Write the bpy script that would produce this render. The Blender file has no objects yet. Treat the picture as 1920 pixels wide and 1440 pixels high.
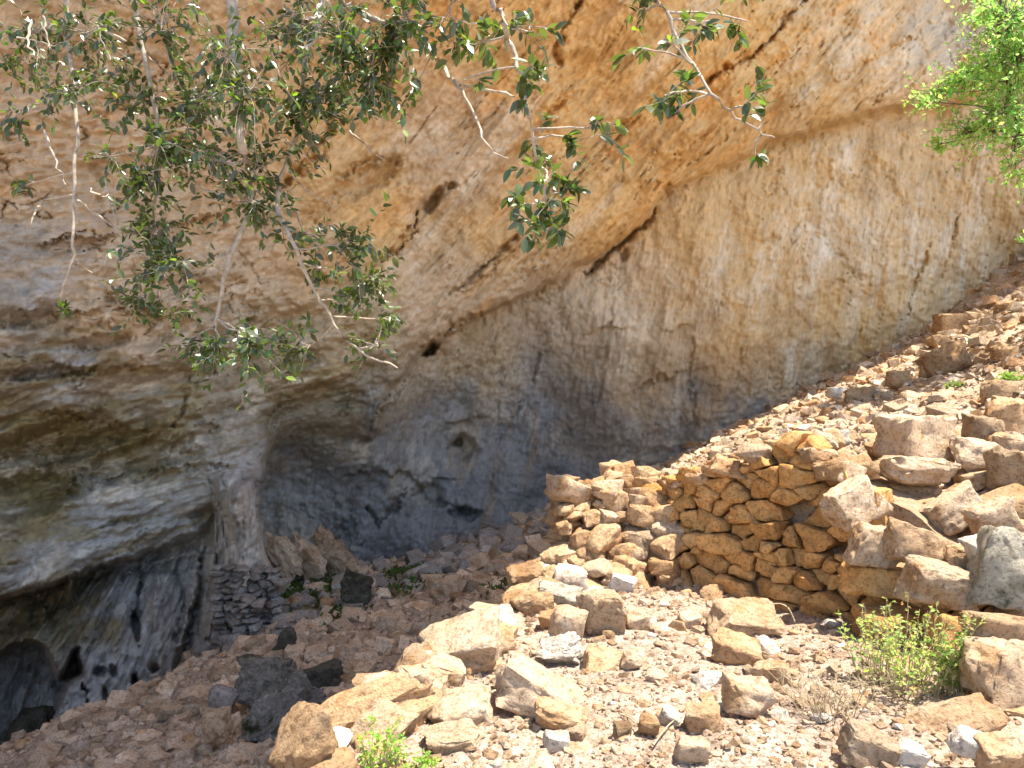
import bpy, bmesh, math, random
import numpy as np

from mathutils import Vector, Matrix, Quaternion

# ------------------------------------------------------------------ camera, sky, sun, exposure
scene = bpy.context.scene
COL = scene.collection
F = 1478.0                       # focal length in pixels of a 1920 wide picture
cam_d = bpy.data.cameras.new('camera')
cam_d.sensor_fit = 'HORIZONTAL'; cam_d.sensor_width = 36.0
cam_d.lens = 36.0 * F / 1920.0
cam_d.clip_start = 0.05; cam_d.clip_end = 500
cam = bpy.data.objects.new('camera', cam_d); COL.objects.link(cam)
cam.location = (0, 0, 0); cam.rotation_euler = (math.radians(90), 0, 0)
scene.camera = cam

SUN_EL, SUN_AZ = math.radians(71), math.radians(112)     # azimuth clockwise from +Y
S = Vector((math.cos(SUN_EL) * math.sin(SUN_AZ), math.cos(SUN_EL) * math.cos(SUN_AZ), math.sin(SUN_EL)))
w = bpy.data.worlds.new('World'); scene.world = w; w.use_nodes = True
nt = w.node_tree; nt.nodes.clear()
sky = nt.nodes.new('ShaderNodeTexSky'); sky.sky_type = 'NISHITA'; sky.sun_disc = False
sky.sun_elevation = SUN_EL; sky.sun_rotation = SUN_AZ
bg = nt.nodes.new('ShaderNodeBackground'); bg.inputs['Strength'].default_value = 0.15
wo = nt.nodes.new('ShaderNodeOutputWorld')
nt.links.new(sky.outputs[0], bg.inputs[0]); nt.links.new(bg.outputs[0], wo.inputs[0])
sun_d = bpy.data.lights.new('sun', 'SUN'); sun_d.energy = 5.0; sun_d.angle = math.radians(0.53)
sun_d.color = (1.0, 0.92, 0.79)
sun = bpy.data.objects.new('sun', sun_d); COL.objects.link(sun)
sun.rotation_euler = S.to_track_quat('Z', 'Y').to_euler(); sun.location = (20, 0, 40)
scene.view_settings.view_transform = 'Standard'; scene.view_settings.look = 'None'
scene.view_settings.exposure = 1.36; scene.view_settings.gamma = 1.0
scene.view_settings.use_curve_mapping = False
scene.cycles.max_bounces = 8; scene.cycles.diffuse_bounces = 5
scene.cycles.use_denoising = True

# ------------------------------------------------------------------ helpers
rng = np.random.default_rng(11)
random.seed(7)
def P(u, v, D): return Vector(((u - 960) / F * D, D, -(v - 720) / F * D))

_perm = np.random.default_rng(5).permutation(256); _perm = np.concatenate([_perm, _perm, _perm])
_g = np.random.default_rng(6).normal(size=(256, 3)); _g /= np.linalg.norm(_g, axis=1)[:, None]
_g3 = _g.astype(np.float32)
_gx, _gy, _gz = (np.ascontiguousarray(_g3[:, k]) for k in range(3))
_p32 = _perm.astype(np.int32)
def pn(p):
    p = np.asarray(p, np.float32); fl = np.floor(p); f = p - fl; i = fl.astype(np.int32) & 255
    x, y, z = f[:, 0], f[:, 1], f[:, 2]
    tx, ty, tz = (a * a * a * (a * (a * 6 - 15) + 10) for a in (x, y, z))
    A0 = _p32[i[:, 0]]; A1 = _p32[i[:, 0] + 1]
    def row(Ai, dx):
        B0 = _p32[Ai + i[:, 1]]; B1 = _p32[Ai + i[:, 1] + 1]
        def cell(Bi, dy):
            h0 = _p32[Bi + i[:, 2]]; h1 = _p32[Bi + i[:, 2] + 1]
            c = x - dx; d = y - dy
            n0 = _gx[h0] * c + _gy[h0] * d + _gz[h0] * z
            n1 = _gx[h1] * c + _gy[h1] * d + _gz[h1] * (z - 1)
            return n0 + tz * (n1 - n0)
        m0 = cell(B0, 0); m1 = cell(B1, 1)
        return m0 + ty * (m1 - m0)
    r0 = row(A0, 0); r1 = row(A1, 1)
    return (r0 + tx * (r1 - r0)) * 1.6
def fbm(p, octv=4, gain=.5, ridged=False):
    a, s, o = 1.0, 1.0, 0
    for k in range(octv):
        n = pn(p * s + 17.3 * k)
        if ridged: n = 1 - 2.2 * np.abs(n)
        o = o + a * n; a *= gain; s *= 2.03
    return o
def sst(a, b, x):
    t = np.clip((x - a) / (b - a), 0, 1); return t * t * (3 - 2 * t)

def rbf(ctrl, q, scale=1.0, lam=1e-3):
    c = np.array(ctrl, float); X = c[:, :2] / scale; y = c[:, 2:]
    def k(r2): return np.where(r2 > 1e-12, r2 * np.log(r2 + 1e-12) * .5, 0)
    n = len(X)
    A = np.zeros((n + 3, n + 3)); d2 = ((X[:, None] - X[None]) ** 2).sum(-1)
    A[:n, :n] = k(d2) + lam * np.eye(n); A[:n, n] = 1; A[:n, n + 1:] = X; A[n, :n] = 1; A[n + 1:, :n] = X.T
    wgt = np.linalg.solve(A, np.vstack([y, np.zeros((3, y.shape[1]))]))
    q = np.asarray(q, float) / scale
    o = np.zeros((len(q), y.shape[1]))
    for s in range(0, len(q), 100000):
        qq = q[s:s + 100000]
        K = k(((qq[:, None] - X[None]) ** 2).sum(-1))
        o[s:s + 100000] = K @ wgt[:n] + wgt[n] + qq @ wgt[n + 1:]
    return o

def inpoly(poly, q):
    poly = np.array(poly, float); x, y = q[:, 0], q[:, 1]; r = np.zeros(len(q), bool)
    n = len(poly)
    for i in range(n):
        x1, y1 = poly[i]; x2, y2 = poly[(i + 1) % n]
        if y1 == y2: continue
        c = ((y1 > y) != (y2 > y)) & (x < (x2 - x1) * (y - y1) / (y2 - y1) + x1)
        r ^= c
    return r
def polydist(line, q, closed=False):
    l = np.array(line, float); d = np.full(len(q), 1e9); n = len(l)
    for i in range(n if closed else n - 1):
        a = l[i]; b = l[(i + 1) % n]; ab = b - a
        t = np.clip(((q - a) @ ab) / (ab @ ab + 1e-9), 0, 1)
        e = q - a - t[:, None] * ab
        d = np.minimum(d, np.sqrt((e * e).sum(-1)))
    return d
def sdf(poly, q):                      # negative inside
    d = polydist(poly, q, True); return np.where(inpoly(poly, q), -d, d)

def mesh_np(name, V, Q, smooth=True, mats=(), col=None, sharp=None):
    """mesh from arrays; Q (n,3) or (n,4)"""
    V = np.asarray(V, np.float32); Q = np.asarray(Q, np.int32)
    me = bpy.data.meshes.new(name)
    me.vertices.add(len(V)); me.vertices.foreach_set('co', V.ravel())
    k = Q.shape[1]
    me.loops.add(Q.size); me.loops.foreach_set('vertex_index', Q.ravel())
    me.polygons.add(len(Q)); me.polygons.foreach_set('loop_start', np.arange(0, Q.size, k, dtype=np.int32))
    me.update(calc_edges=True)
    me.polygons.foreach_set('use_smooth', np.full(len(Q), smooth))
    if col is not None:
        a = me.color_attributes.new('tint', 'FLOAT_COLOR', 'POINT')
        c = np.ones((len(V), 4), np.float32); c[:, :3] = col; a.data.foreach_set('color', c.ravel())
    for m in mats: me.materials.append(m)
    if sharp: me.set_sharp_from_angle(angle=math.radians(sharp))
    return me
WORLD = {}
def link(name, me, parent=None, M=None, **props):
    o = bpy.data.objects.new(name, me); COL.objects.link(o)
    M = M or Matrix.Identity(4)
    if parent is not None:
        o.parent = parent; o.matrix_parent_inverse = WORLD[parent.name].inverted()
    o.matrix_basis = M; WORLD[o.name] = M.copy()
    for k, v in props.items(): o[k] = v
    return o
def thing(name, label, cat, loc, group=None):
    o = link(name, None, None, Matrix.Translation(Vector(loc)), label=label, category=cat, kind='thing')
    if group: o['group'] = group
    return o
def grid_faces(nr, nc):
    i = np.arange(nr * nc).reshape(nr, nc)
    return np.stack([i[:-1, :-1], i[1:, :-1], i[1:, 1:], i[:-1, 1:]], -1).reshape(-1, 4)

# ------------------------------------------------------------------ materials
def new_mat(name):
    m = bpy.data.materials.new(name); m.use_nodes = True; t = m.node_tree
    for n in list(t.nodes): t.nodes.remove(n)
    o = t.nodes.new('ShaderNodeOutputMaterial'); b = t.nodes.new('ShaderNodeBsdfPrincipled')
    t.links.new(b.outputs[0], o.inputs[0])
    return m, t, b
def nd(t, typ, **kw):
    n = t.nodes.new(typ)
    for k, v in kw.items():
        if k in n.inputs: n.inputs[k].default_value = v
        else: setattr(n, k, v)
    return n
def ramp(t, fac, stops):
    r = t.nodes.new('ShaderNodeValToRGB'); e = r.color_ramp.elements
    while len(e) < len(stops): e.new(0.5)
    for q, (p, c) in zip(e, stops):
        q.position = p; q.color = tuple(c) + (1,) if len(c) == 3 else c
    t.links.new(fac, r.inputs[0]); return r.outputs[0]
def mixc(t, fac, a, b, blend='MIX'):
    m = t.nodes.new('ShaderNodeMix'); m.data_type = 'RGBA'; m.blend_type = blend
    for s, x in ((0, fac), (6, a), (7, b)):
        if hasattr(x, 'links') or hasattr(x, 'is_output'): t.links.new(x, m.inputs[s])
        else: m.inputs[s].default_value = x if not isinstance(x, tuple) else (tuple(x) + (1,) if len(x) == 3 else x)
    return m.outputs[2]
def noise(t, vec, scale, detail=6, rough=.6, out=0, dist=0):
    n = t.nodes.new('ShaderNodeTexNoise'); n.inputs['Scale'].default_value = scale
    n.inputs['Detail'].default_value = detail; n.inputs['Roughness'].default_value = rough; n.inputs['Distortion'].default_value = dist
    if vec is not None: t.links.new(vec, n.inputs['Vector'])
    return n.outputs[out]
def bump(t, h, strength, dist, prev=None):
    b = t.nodes.new('ShaderNodeBump'); b.inputs['Strength'].default_value = strength; b.inputs['Distance'].default_value = dist
    t.links.new(h, b.inputs['Height'])
    if prev is not None: t.links.new(prev, b.inputs['Normal'])
    return b.outputs[0]
def math_n(t, op, a, b=None):
    m = t.nodes.new('ShaderNodeMath'); m.operation = op
    for i, x in enumerate((a, b)):
        if x is None: continue
        if hasattr(x, 'is_output'): t.links.new(x, m.inputs[i])
        else: m.inputs[i].default_value = x
    return m.outputs[0]

def rock_material(name, c_main, c_light, c_dark, var=.35, speck=0.0, bscale=1.0, moss=0.0, use_tint=False, obj_coord=True, lich=(.46, .45, .41)):
    m, t, b = new_mat(name)
    tc = t.nodes.new('ShaderNodeTexCoord'); geo = t.nodes.new('ShaderNodeNewGeometry')
    vec = geo.outputs['Position']
    info = t.nodes.new('ShaderNodeObjectInfo')
    n1 = noise(t, vec, 3.5 * bscale, 3, .62)
    n2 = noise(t, vec, 17 * bscale, 3, .68)
    base = ramp(t, n1, [(.34, c_dark), (.47, c_main), (.58, c_main), (.70, c_light)])
    if use_tint:
        at = t.nodes.new('ShaderNodeAttribute'); at.attribute_name = 'tint'
        base = mixc(t, 1.0, base, at.outputs['Color'], 'MULTIPLY')
    else:
        r = ramp(t, info.outputs['Random'], [(0, (1 - var, 1 - var * 1.05, 1 - var * 1.1)), (.35, (1, .98, .96)), (.7, (1.08, 1.1, 1.14)), (.86, (1 - var * .6, 1 - var * .85, 1 - var * 1.1)), (1, (1.15, 1.18, 1.22))])
        base = mixc(t, 1.0, base, r, 'MULTIPLY')
    fine = ramp(t, n2, [(.30, (.52, .48, .44)), (.46, (.98, .98, .98)), (.70, (1.22, 1.22, 1.22))])
    base = mixc(t, .8, base, fine, 'MULTIPLY')
    pits = ramp(t, noise(t, vec, 46 * bscale, 2, .6), [(.33, (.55, .48, .42)), (.45, (1, 1, 1)), (.62, (1, 1, 1)), (.74, (1.22, 1.22, 1.2))])
    base = mixc(t, .85, base, pits, 'MULTIPLY')
    if speck:
        n3 = noise(t, vec, 26 * bscale, 6, .75)
        f = ramp(t, n3, [(.56 - .1 * speck, (0, 0, 0)), (.70 - .1 * speck, (.8, .8, .8))])
        base = mixc(t, f, base, lich)
    if moss > 0:
        n4 = noise(t, vec, 6 * bscale, 5, .65)
        f = ramp(t, n4, [(.62 - .25 * moss, (0, 0, 0)), (.72 - .25 * moss, (1, 1, 1))])
        base = mixc(t, f, base, (.055, .065, .02))
    t.links.new(base, b.inputs['Base Color'])
    b.inputs['Roughness'].default_value = .9; b.inputs['Specular IOR Level'].default_value = .25
    nb = bump(t, noise(t, vec, 9 * bscale, 8, .74), 1.0, .08 / bscale)
    t.links.new(nb, b.inputs['Normal'])
    return m

M_STONE = rock_material('orange_limestone', (.60, .40, .225), (.67, .51, .35), (.49, .29, .14))
M_BLOCK = rock_material('pale_limestone', (.63, .47, .315), (.69, .57, .43), (.52, .33, .17))
M_WALLST = rock_material('wall_limestone', (.74, .42, .155), (.76, .50, .24), (.60, .30, .095), var=.2)
M_WHITE = rock_material('white_limestone', (.70, .64, .55), (.76, .72, .65), (.58, .48, .37), var=.1)
M_GREYST = rock_material('grey_limestone', (.36, .325, .28), (.46, .42, .37), (.23, .19, .15), var=.25)
M_LICHEN = rock_material('lichen_limestone', (.25, .235, .20), (.36, .34, .30), (.11, .10, .075), speck=.15, moss=.2)
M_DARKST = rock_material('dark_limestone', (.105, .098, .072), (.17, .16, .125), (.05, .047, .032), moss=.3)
M_OCHRE = rock_material('ochre_rock', (.51, .375, .24), (.58, .47, .34), (.37, .24, .13))
M_MOSSY = rock_material('mossy_pale_rock', (.43, .40, .32), (.58, .55, .47), (.27, .24, .15), speck=.0, moss=.12)
M_RUBBLE = rock_material('rubble_limestone', (.57, .45, .33), (.64, .54, .43), (.45, .31, .19), use_tint=True, bscale=1.5)

def ground_material():
    m, t, b = new_mat('stony_soil')
    geo = t.nodes.new('ShaderNodeNewGeometry'); vec = geo.outputs['Position']
    at = t.nodes.new('ShaderNodeAttribute'); at.attribute_name = 'tint'
    vo = t.nodes.new('ShaderNodeTexVoronoi'); vo.inputs['Scale'].default_value = 55; t.links.new(vec, vo.inputs['Vector'])
    vr = t.nodes.new('ShaderNodeRGBToBW'); t.links.new(vo.outputs['Color'], vr.inputs[0])
    c = ramp(t, vr.outputs[0], [(.1, (.62, .58, .54)), (.5, (1, 1, 1)), (.9, (1.3, 1.3, 1.32))])
    n1 = ramp(t, noise(t, vec, 2.2, 4, .65), [(.3, (.72, .68, .64)), (.5, (1, 1, 1)), (.7, (1.15, 1.15, 1.17))])
    c = mixc(t, 1.0, c, n1, 'MULTIPLY'); c = mixc(t, 1.0, c, at.outputs['Color'], 'MULTIPLY')
    t.links.new(c, b.inputs['Base Color']); b.inputs['Roughness'].default_value = .95; b.inputs['Specular IOR Level'].default_value = .1
    nb = bump(t, noise(t, vec, 22, 6, .72), .8, .05)
    t.links.new(nb, b.inputs['Normal'])
    return m
M_GROUND = ground_material()

def cliff_material():
    m, t, b = new_mat('cave_limestone')
    fl = t.nodes.new('ShaderNodeAttribute'); fl.attribute_name = 'flow'; vec = fl.outputs['Vector']
    at = t.nodes.new('ShaderNodeAttribute'); at.attribute_name = 'tint'
    f1 = ramp(t, noise(t, vec, 3.2, 4, .68), [(.28, (.80, .78, .75)), (.5, (1, 1, 1)), (.72, (1.14, 1.15, 1.16))])
    f2 = ramp(t, noise(t, vec, 12, 4, .72), [(.3, (.74, .71, .68)), (.5, (1, 1, 1)), (.7, (1.14, 1.14, 1.14))])
    c = mixc(t, 1.0, at.outputs['Color'], f1, 'MULTIPLY'); c = mixc(t, .9, c, f2, 'MULTIPLY')
    t.links.new(c, b.inputs['Base Color']); b.inputs['Roughness'].default_value = .92; b.inputs['Specular IOR Level'].default_value = .2
    nb = bump(t, noise(t, vec, 8, 6, .74), .42, .08)
    t.links.new(nb, b.inputs['Normal'])
    return m
M_CLIFF = cliff_material()

def simple_mat(name, c, rough=.6, spec=.4, transl=None, var=.0, tint=False, noise_scale=None):
    m, t, b = new_mat(name)
    b.inputs['Roughness'].default_value = rough; b.inputs['Specular IOR Level'].default_value = spec
    col = None
    if tint:
        at = t.nodes.new('ShaderNodeAttribute'); at.attribute_name = 'tint'; col = at.outputs['Color']
    elif var > 0:
        info = t.nodes.new('ShaderNodeObjectInfo')
        col = ramp(t, info.outputs['Random'], [(0, tuple(x * (1 - var) for x in c)), (.6, c), (1, tuple(min(1, x * (1 + 1.6 * var)) for x in c))])
    elif noise_scale:
        geo = t.nodes.new('ShaderNodeNewGeometry')
        n = noise(t, geo.outputs['Position'], noise_scale, 5, .7)
        col = ramp(t, n, [(.3, tuple(x * .55 for x in c)), (.55, c), (.75, tuple(min(1, x * 1.35) for x in c))])
    if col is not None: t.links.new(col, b.inputs['Base Color'])
    else: b.inputs['Base Color'].default_value = tuple(c) + (1,)
    if transl:
        tr = t.nodes.new('ShaderNodeBsdfTranslucent'); mx = t.nodes.new('ShaderNodeMixShader')
        mx.inputs[0].default_value = transl[3]
        if col is not None:
            tc = mixc(t, 1.0, col, tuple(transl[:3]), 'MULTIPLY'); t.links.new(tc, tr.inputs[0])
        else: tr.inputs[0].default_value = tuple(transl[:3]) + (1,)
        out = [n for n in t.nodes if n.type == 'OUTPUT_MATERIAL'][0]
        t.links.new(b.outputs[0], mx.inputs[1]); t.links.new(tr.outputs[0], mx.inputs[2]); t.links.new(mx.outputs[0], out.inputs[0])
    return m
M_LEAF = simple_mat('evergreen_leaf', (.045, .075, .018), .34, 1.0, (2.4, 2.8, .9, .35), tint=True)
M_LEAF1 = simple_mat('evergreen_leaf_single', (.068, .092, .03), .34, 1.0, (2.4, 2.8, .9, .35), var=.35)
M_BARK = simple_mat('pale_bark', (.42, .36, .29), .9, .2, noise_scale=60)
M_BARKD = simple_mat('dark_bark', (.10, .085, .07), .9, .2, noise_scale=20)
M_TLEAF = simple_mat('spring_leaf', (.12, .2, .03), .5, .3, (1.9, 2.1, 1.5, .45), tint=True)
M_DRY = simple_mat('dry_twig', (.42, .34, .22), .9, .1, noise_scale=40)

# ------------------------------------------------------------------ ground heights
EDGE = [(-14, 1.2), (-3.4, 1.9), (-1.9, 2.8), (-1.18, 3.35), (-.95, 4.05), (-.62, 4.95), (-.33, 5.6), (-.08, 6.3), (.2, 7.0), (.42, 7.75)]
WALL_A = Vector((1.14, 7.35)); WALL_B = Vector((2.78, 5.32))
TERR = EDGE + [(1.14, 7.55), (2.95, 5.35), (3.35, 4.5), (3.5, 3.4), (4.4, 1.5), (9, -2), (90, -30), (90, -90), (-90, -90), (-90, -2)]
GB = [(300,1400,6.6),(200,1435,7.2),(20,1400,9.2),(450,1225,9.4),(250,1310,8.6),(600,1205,10),(900,1105,10.8),(750,1150,10.4),(560,1130,12),(700,1072,14),
      (850,1052,14.2),(1000,985,15),(1040,955,17),(1300,846,16),(1500,742,16.8),(1700,640,17.8),(1900,500,19.2),(1600,800,8.8),(1730,860,6.9),(1900,800,7.6),
      (1900,700,10),(1900,600,14),(1700,750,11),(1450,790,12),(1350,905,9.6),(1150,1010,10),(1180,925,15.5),(950,1030,12.5),(440,1440,6.0),(420,1205,11.3),(300,1295,10.6),(200,1375,10.2),(100,1450,11),
      (1920,900,6.1),(1920,1010,5.3),(1920,1150,4.7),(1920,1290,4.2),(1250,975,9.0),(520,1090,13)]
gb = [tuple(P(u, v, D)) for u, v, D in GB]
gb = [(p[0], p[1], p[2]) for p in gb] + [(-9.5,15,-6.3),(-12,12,-5.6),(-14,8,-4.8),(-8,5,-3.9),(-5,4.2,-3.3),(-3.2,4.6,-2.9),(-2.2,5.3,-2.75),(-6,2.5,-2.6),(-1.4,7.2,-2.75),
      (18,20,6),(25,15,8),(15,8,2.6),(9,4,.9),(7,1,-.4),(20,0,2.5),(-3,22,-3.5),(6,24,-1),(12,26,2.5),(30,30,10),(-20,20,-6),(4.3,3.6,-1.25),(5,2.5,-1.1)]
def ground_z(x, y):
    q = np.stack([np.asarray(x, float), np.asarray(y, float)], -1)
    zb = rbf(gb, q, 5.0, .02)[:, 0]
    zt = -1.76 + .05 * pn(np.c_[q * .9, np.zeros(len(q))]) + .02 * np.clip(q[:, 0], -3, 3)
    zt = zt - .35 * sst(-2, -18, q[:, 1]) * 6
    d = sdf(TERR, q)
    far = sst(20, 45, np.hypot(q[:, 0], q[:, 1]))
    zb = zb * (1 - far) + far * np.clip(zb, -6, 10)
    wd = np.where(q[:, 0] < .5, .5, .16)
    m = sst(-.02, 1, (d + .08) / wd)
    return zt * (1 - m) + zb * m
def gz(x, y): return float(ground_z([x], [y])[0])
def hit(u, v, d0=2.2, d1=24):
    D = np.linspace(d0, d1, 700); x = (u - 960) / F * D; z = -(v - 720) / F * D
    g = ground_z(x, D); k = np.argmax(z < g)
    return float(D[k]) if (z < g).any() else None

# ------------------------------------------------------------------ ground meshes (three zones of one sheet)
ang = np.concatenate([np.linspace(-180, -40, 48)[:-1], np.linspace(-40, -35, 12)[:-1], np.linspace(-35, 35, 520)[:-1], np.linspace(35, 40, 12)[:-1], np.linspace(40, 180, 48)])
rad = np.concatenate([[.02, .6, 1.2, 1.8, 2.2], np.geomspace(2.6, 27, 340), [30, 36, 45, 60, 85]])
A, R = np.meshgrid(np.radians(ang), rad)
gx = (np.sin(A) * R).ravel(); gy = (np.cos(A) * R).ravel()
gzv = ground_z(gx, gy)
pp = np.c_[gx, gy, gzv]
dT = sdf(TERR, pp[:, :2])
inT = dT < 0.15
rough = np.where(inT, .022, .085)
gzv = gzv + rough * fbm(pp * np.array([2.3, 2.3, .6]), 5, .55) + np.where(inT, .012, .035) * fbm(pp * 9, 3, .6)
pp[:, 2] = gzv
# soil colours: pinkish terrace, red-brown cave floor, pale scree
n0 = fbm(pp * .7, 4)[:, None]; n1 = fbm(pp * 3.1 + 5, 4)[:, None]
cT = np.array([.41, .31, .24]) * (1 + .18 * n1) + np.array([.03, .0, -.01]) * n0
cS = np.array([.44, .325, .225]) * (1 + .22 * n1)
cC = np.array([.46, .35, .255]) * (1 + .25 * n1)
scree_w = sst(.2, 2.6, gx - (gy - 7) * .18)[:, None]
colg = cC * (1 - scree_w) + cS * scree_w
tw = sst(.25, -.05, dT)[:, None]
colg = colg * (1 - tw) + cT * tw
moss = np.zeros(len(pp))
for (x0, y0, rx, ry) in ((-3.35, 12.2, .9, .8), (-1.5, 14.2, 1.0, .7), (-.9, 12.4, .5, .4), (-2.6, 11.2, .5, .5)):
    moss = np.maximum(moss, np.exp(-((gx - x0) / rx) ** 2 - ((gy - y0) / ry) ** 2))
moss = sst(.35, .65, moss + .25 * n1[:, 0])[:, None]
colg = colg * (1 - moss) + np.array([.07, .085, .025]) * moss
zone = np.where(dT < .1, 0, np.where(gx - (gy - 7) * .18 > 1.0, 1, 2))
Qg = grid_faces(len(rad), len(ang))
fz = zone[Qg].min(1)
GROUND = {}
for k, nm in ((0, 'terrace_ground'), (1, 'scree_slope'), (2, 'cave_floor')):
    q = Qg[fz == k]; used, inv = np.unique(q, return_inverse=True)
    me = mesh_np(nm, pp[used], inv.reshape(-1, 4)[:, ::-1], True, [M_GROUND], colg[used])
    GROUND[nm] = link(nm, me, kind='structure')
GROUND['terrace_ground']['label'] = 'sunlit stony terrace floor in front of the dry stone wall'
GROUND['scree_slope']['label'] = 'sunlit scree slope climbing behind the dry stone wall'
GROUND['cave_floor']['label'] = 'shaded rubble floor falling away towards the dark grotto'

# ------------------------------------------------------------------ the cliff and overhang
BOUND = [(2600, 60), (1920, 172), (1750, 203), (1600, 226), (1450, 266), (1385, 300), (1255, 352), (1185, 438), (1085, 500), (1000, 548), (905, 590), (838, 628),
         (790, 668), (730, 720), (705, 790), (688, 812), (676, 760), (610, 752), (545, 772), (512, 800), (502, 850), (487, 915), (483, 960), (490, 1000), (510, 1045), (548, 1090), (560, 1150), (560, 1700)]
NEAR_POLY = BOUND + [(-4000, 1700), (-4000, -6000), (4000, -6000), (4000, 60)]
LIP = [(-400, 1190), (0, 1122), (67, 1110), (117, 1088), (167, 1068), (233, 1051), (283, 1033), (333, 1022), (383, 1010), (398, 960), (412, 958), (408, 1030), (412, 1100), (400, 1170), (388, 1240), (385, 1700)]
LOW_POLY = LIP + [(-4000, 1700), (-4000, 1400)]
near_c = [(1920,150,18.6),(1750,190,18.0),(1600,215,17.4),(1450,255,16.7),(1250,340,15.9),(1000,540,15.2),(900,580,14.8),(790,655,14.1),(695,790,13.0),(640,740,12.9),(512,795,12.4),
    (485,950,11.9),(545,1085,12.3),(440,950,11.5),(405,1000,12.0),(300,900,11.4),(300,700,10.9),(0,560,9.1),(150,600,9.7),(0,700,9.3),(110,860,10.9),(0,900,10.6),(0,1000,10.1),(0,1110,9.7),(240,1045,11.1),(250,960,11.2),
    (0,0,7.8),(400,0,8.9),(960,0,11.5),(1300,100,14.1),(1500,0,15.3),(1700,0,17.0),(1920,0,18.4),(600,400,11.7),(900,350,13.6),(300,350,9.9),(450,600,11.4),(700,550,12.9),
    (1900,-400,16.6),(1500,-400,13.2),(960,-400,9.3),(0,-400,7.2),(960,-800,7.6),(400,-800,6.9),(0,-800,6.4),(960,-1700,5.0),(0,-1700,4.5),(1900,-1500,6.6),(1500,-900,8.8),(1900,-900,10.5),(960,-3200,3.2),(0,-3200,3.0),(1900,-3000,3.9),
    (-800,0,6.8),(-800,560,7.2),(-1600,500,5.2),(-1600,1200,5.2),(-800,1150,8.6),(-2600,500,3.8),(-2600,-1500,3.2),(2500,0,20.5),(2400,-500,18.5),(3300,200,24),(3300,-600,22),(480,1150,12),(480,1300,12.2)]
far_c = [(1920,480,19.5),(1700,620,18.2),(1500,730,17.2),(1300,810,16.6),(1050,900,17),(900,1020,16.2),(760,1070,15.8),(660,1060,15.5),(560,1000,15),(500,950,14.7),(560,850,14.5),(800,800,16.6),(1000,700,16.9),(1300,500,16.9),(1600,400,17.7),
    (1700,300,18.3),(1900,200,19.1),(1450,270,17.2),(1250,360,16.6),(1000,560,16.1),(800,680,15.3),(690,800,14.2),(520,820,13.3),(2400,300,22),(3300,500,27),(900,1200,16.6),(1300,1200,17.4),(1900,900,20.5),(560,1200,15.4),(2600,900,23)]
low_c = [(395,1000,12.5),(250,1080,12.2),(150,1150,12.0),(0,1190,11.6),(300,1250,11.7),(150,1300,11.2),(120,1390,10.9),(380,1200,11.9),(392,1250,11.7),(0,1400,11.2),(250,1180,11.9),(300,1450,12.1),(-400,1300,11.5),(-1600,1300,7.5),(0,1500,12),(300,1600,12)]
HOLE = [(-60, 1240), (-10, 1236), (30, 1212), (58, 1204), (84, 1214), (96, 1244), (108, 1272), (128, 1240), (146, 1214), (152, 1262), (128, 1284), (112, 1318), (100, 1352), (96, 1400), (60, 1470), (-60, 1470)]
us = np.concatenate([-np.geomspace(2700, 90, 34), np.arange(-40, 1962, 2.8), 1960 + np.geomspace(30, 1500, 30)])
vs = np.concatenate([-np.geomspace(3700, 60, 74), np.arange(-36, 1476, 2.8), np.array([1490, 1520, 1560, 1620])])
U, Vv = np.meshgrid(us, vs); nr, nc = U.shape
q = np.stack([U.ravel(), Vv.ravel()], -1)
# wobble the outline curves so that they are not drawn smooth
wob = np.stack([fbm(np.c_[q / 46., np.zeros(len(q))], 3), fbm(np.c_[q / 46. + 31, np.zeros(len(q))], 3)], -1) * 6.5
qw = q + wob
def coarse(fn, step):
    iu = np.unique(np.r_[np.arange(0, nc, step), nc - 1]); iv = np.unique(np.r_[np.arange(0, nr, step), nr - 1])
    cu, cv_ = us[iu], vs[iv]; a, b = np.meshgrid(cu, cv_)
    g = fn(np.stack([a.ravel(), b.ravel()], -1)); g = g.reshape(len(iv), len(iu), -1)
    def lerp(g, x, xi):
        j = np.clip(np.searchsorted(xi, x) - 1, 0, len(xi) - 2); t = ((x - xi[j]) / (xi[j + 1] - xi[j])).reshape(-1, 1, 1)
        return g[j] * (1 - t) + g[j + 1] * t
    g = lerp(g, vs, cv_); g = lerp(g.transpose(1, 0, 2), us, cu).transpose(1, 0, 2)
    return g.reshape(nr * nc, -1)
Dn, Df, Dl = [coarse(lambda z, c=c: rbf(c, z, 500, 2e-3), 4)[:, 0] for c in (near_c, far_c, low_c)]
Dn = np.maximum(Dn, 2.4)
sN = sdf(NEAR_POLY, qw); sL = sdf(LOW_POLY, qw); sH = sdf(HOLE, qw)
ledge = np.exp(-np.maximum(-sN, 0) / 26.)
Dn = Dn + .30 * ledge                                            # rounded brow along the ledge
Dn = Dn - .35 * np.exp(-((sN + 70) / 60.) ** 2) * sst(300, 900, q[:, 0])
Dn = Dn + .35 * np.exp(-np.maximum(sL, 0) / 22.) * (q[:, 0] < 420)
Df = Df + .35 * np.exp(-np.maximum(sN, 0) / 40.)                 # recessed just below the ledge
wN = 6 + 70 * np.exp(-((q[:, 0] - 610) / 95) ** 2 - ((q[:, 1] - 770) / 60) ** 2) + 10 * sst(1300, 1700, q[:, 0])
mN = sst(1, -1, sN / wN)                                         # 1 = near sheet
D0 = Df * (1 - mN) + Dn * mN
mL = sst(7, -7, sL)
Dl = Dl + .7 * np.exp(-np.maximum(-sL, 0) / 45.) * sst(420, 300, q[:, 0])
D0 = D0 * (1 - mL) + Dl * mL
mH = sst(8, -10, sH)
D0 = D0 + 2.2 * mH
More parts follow.
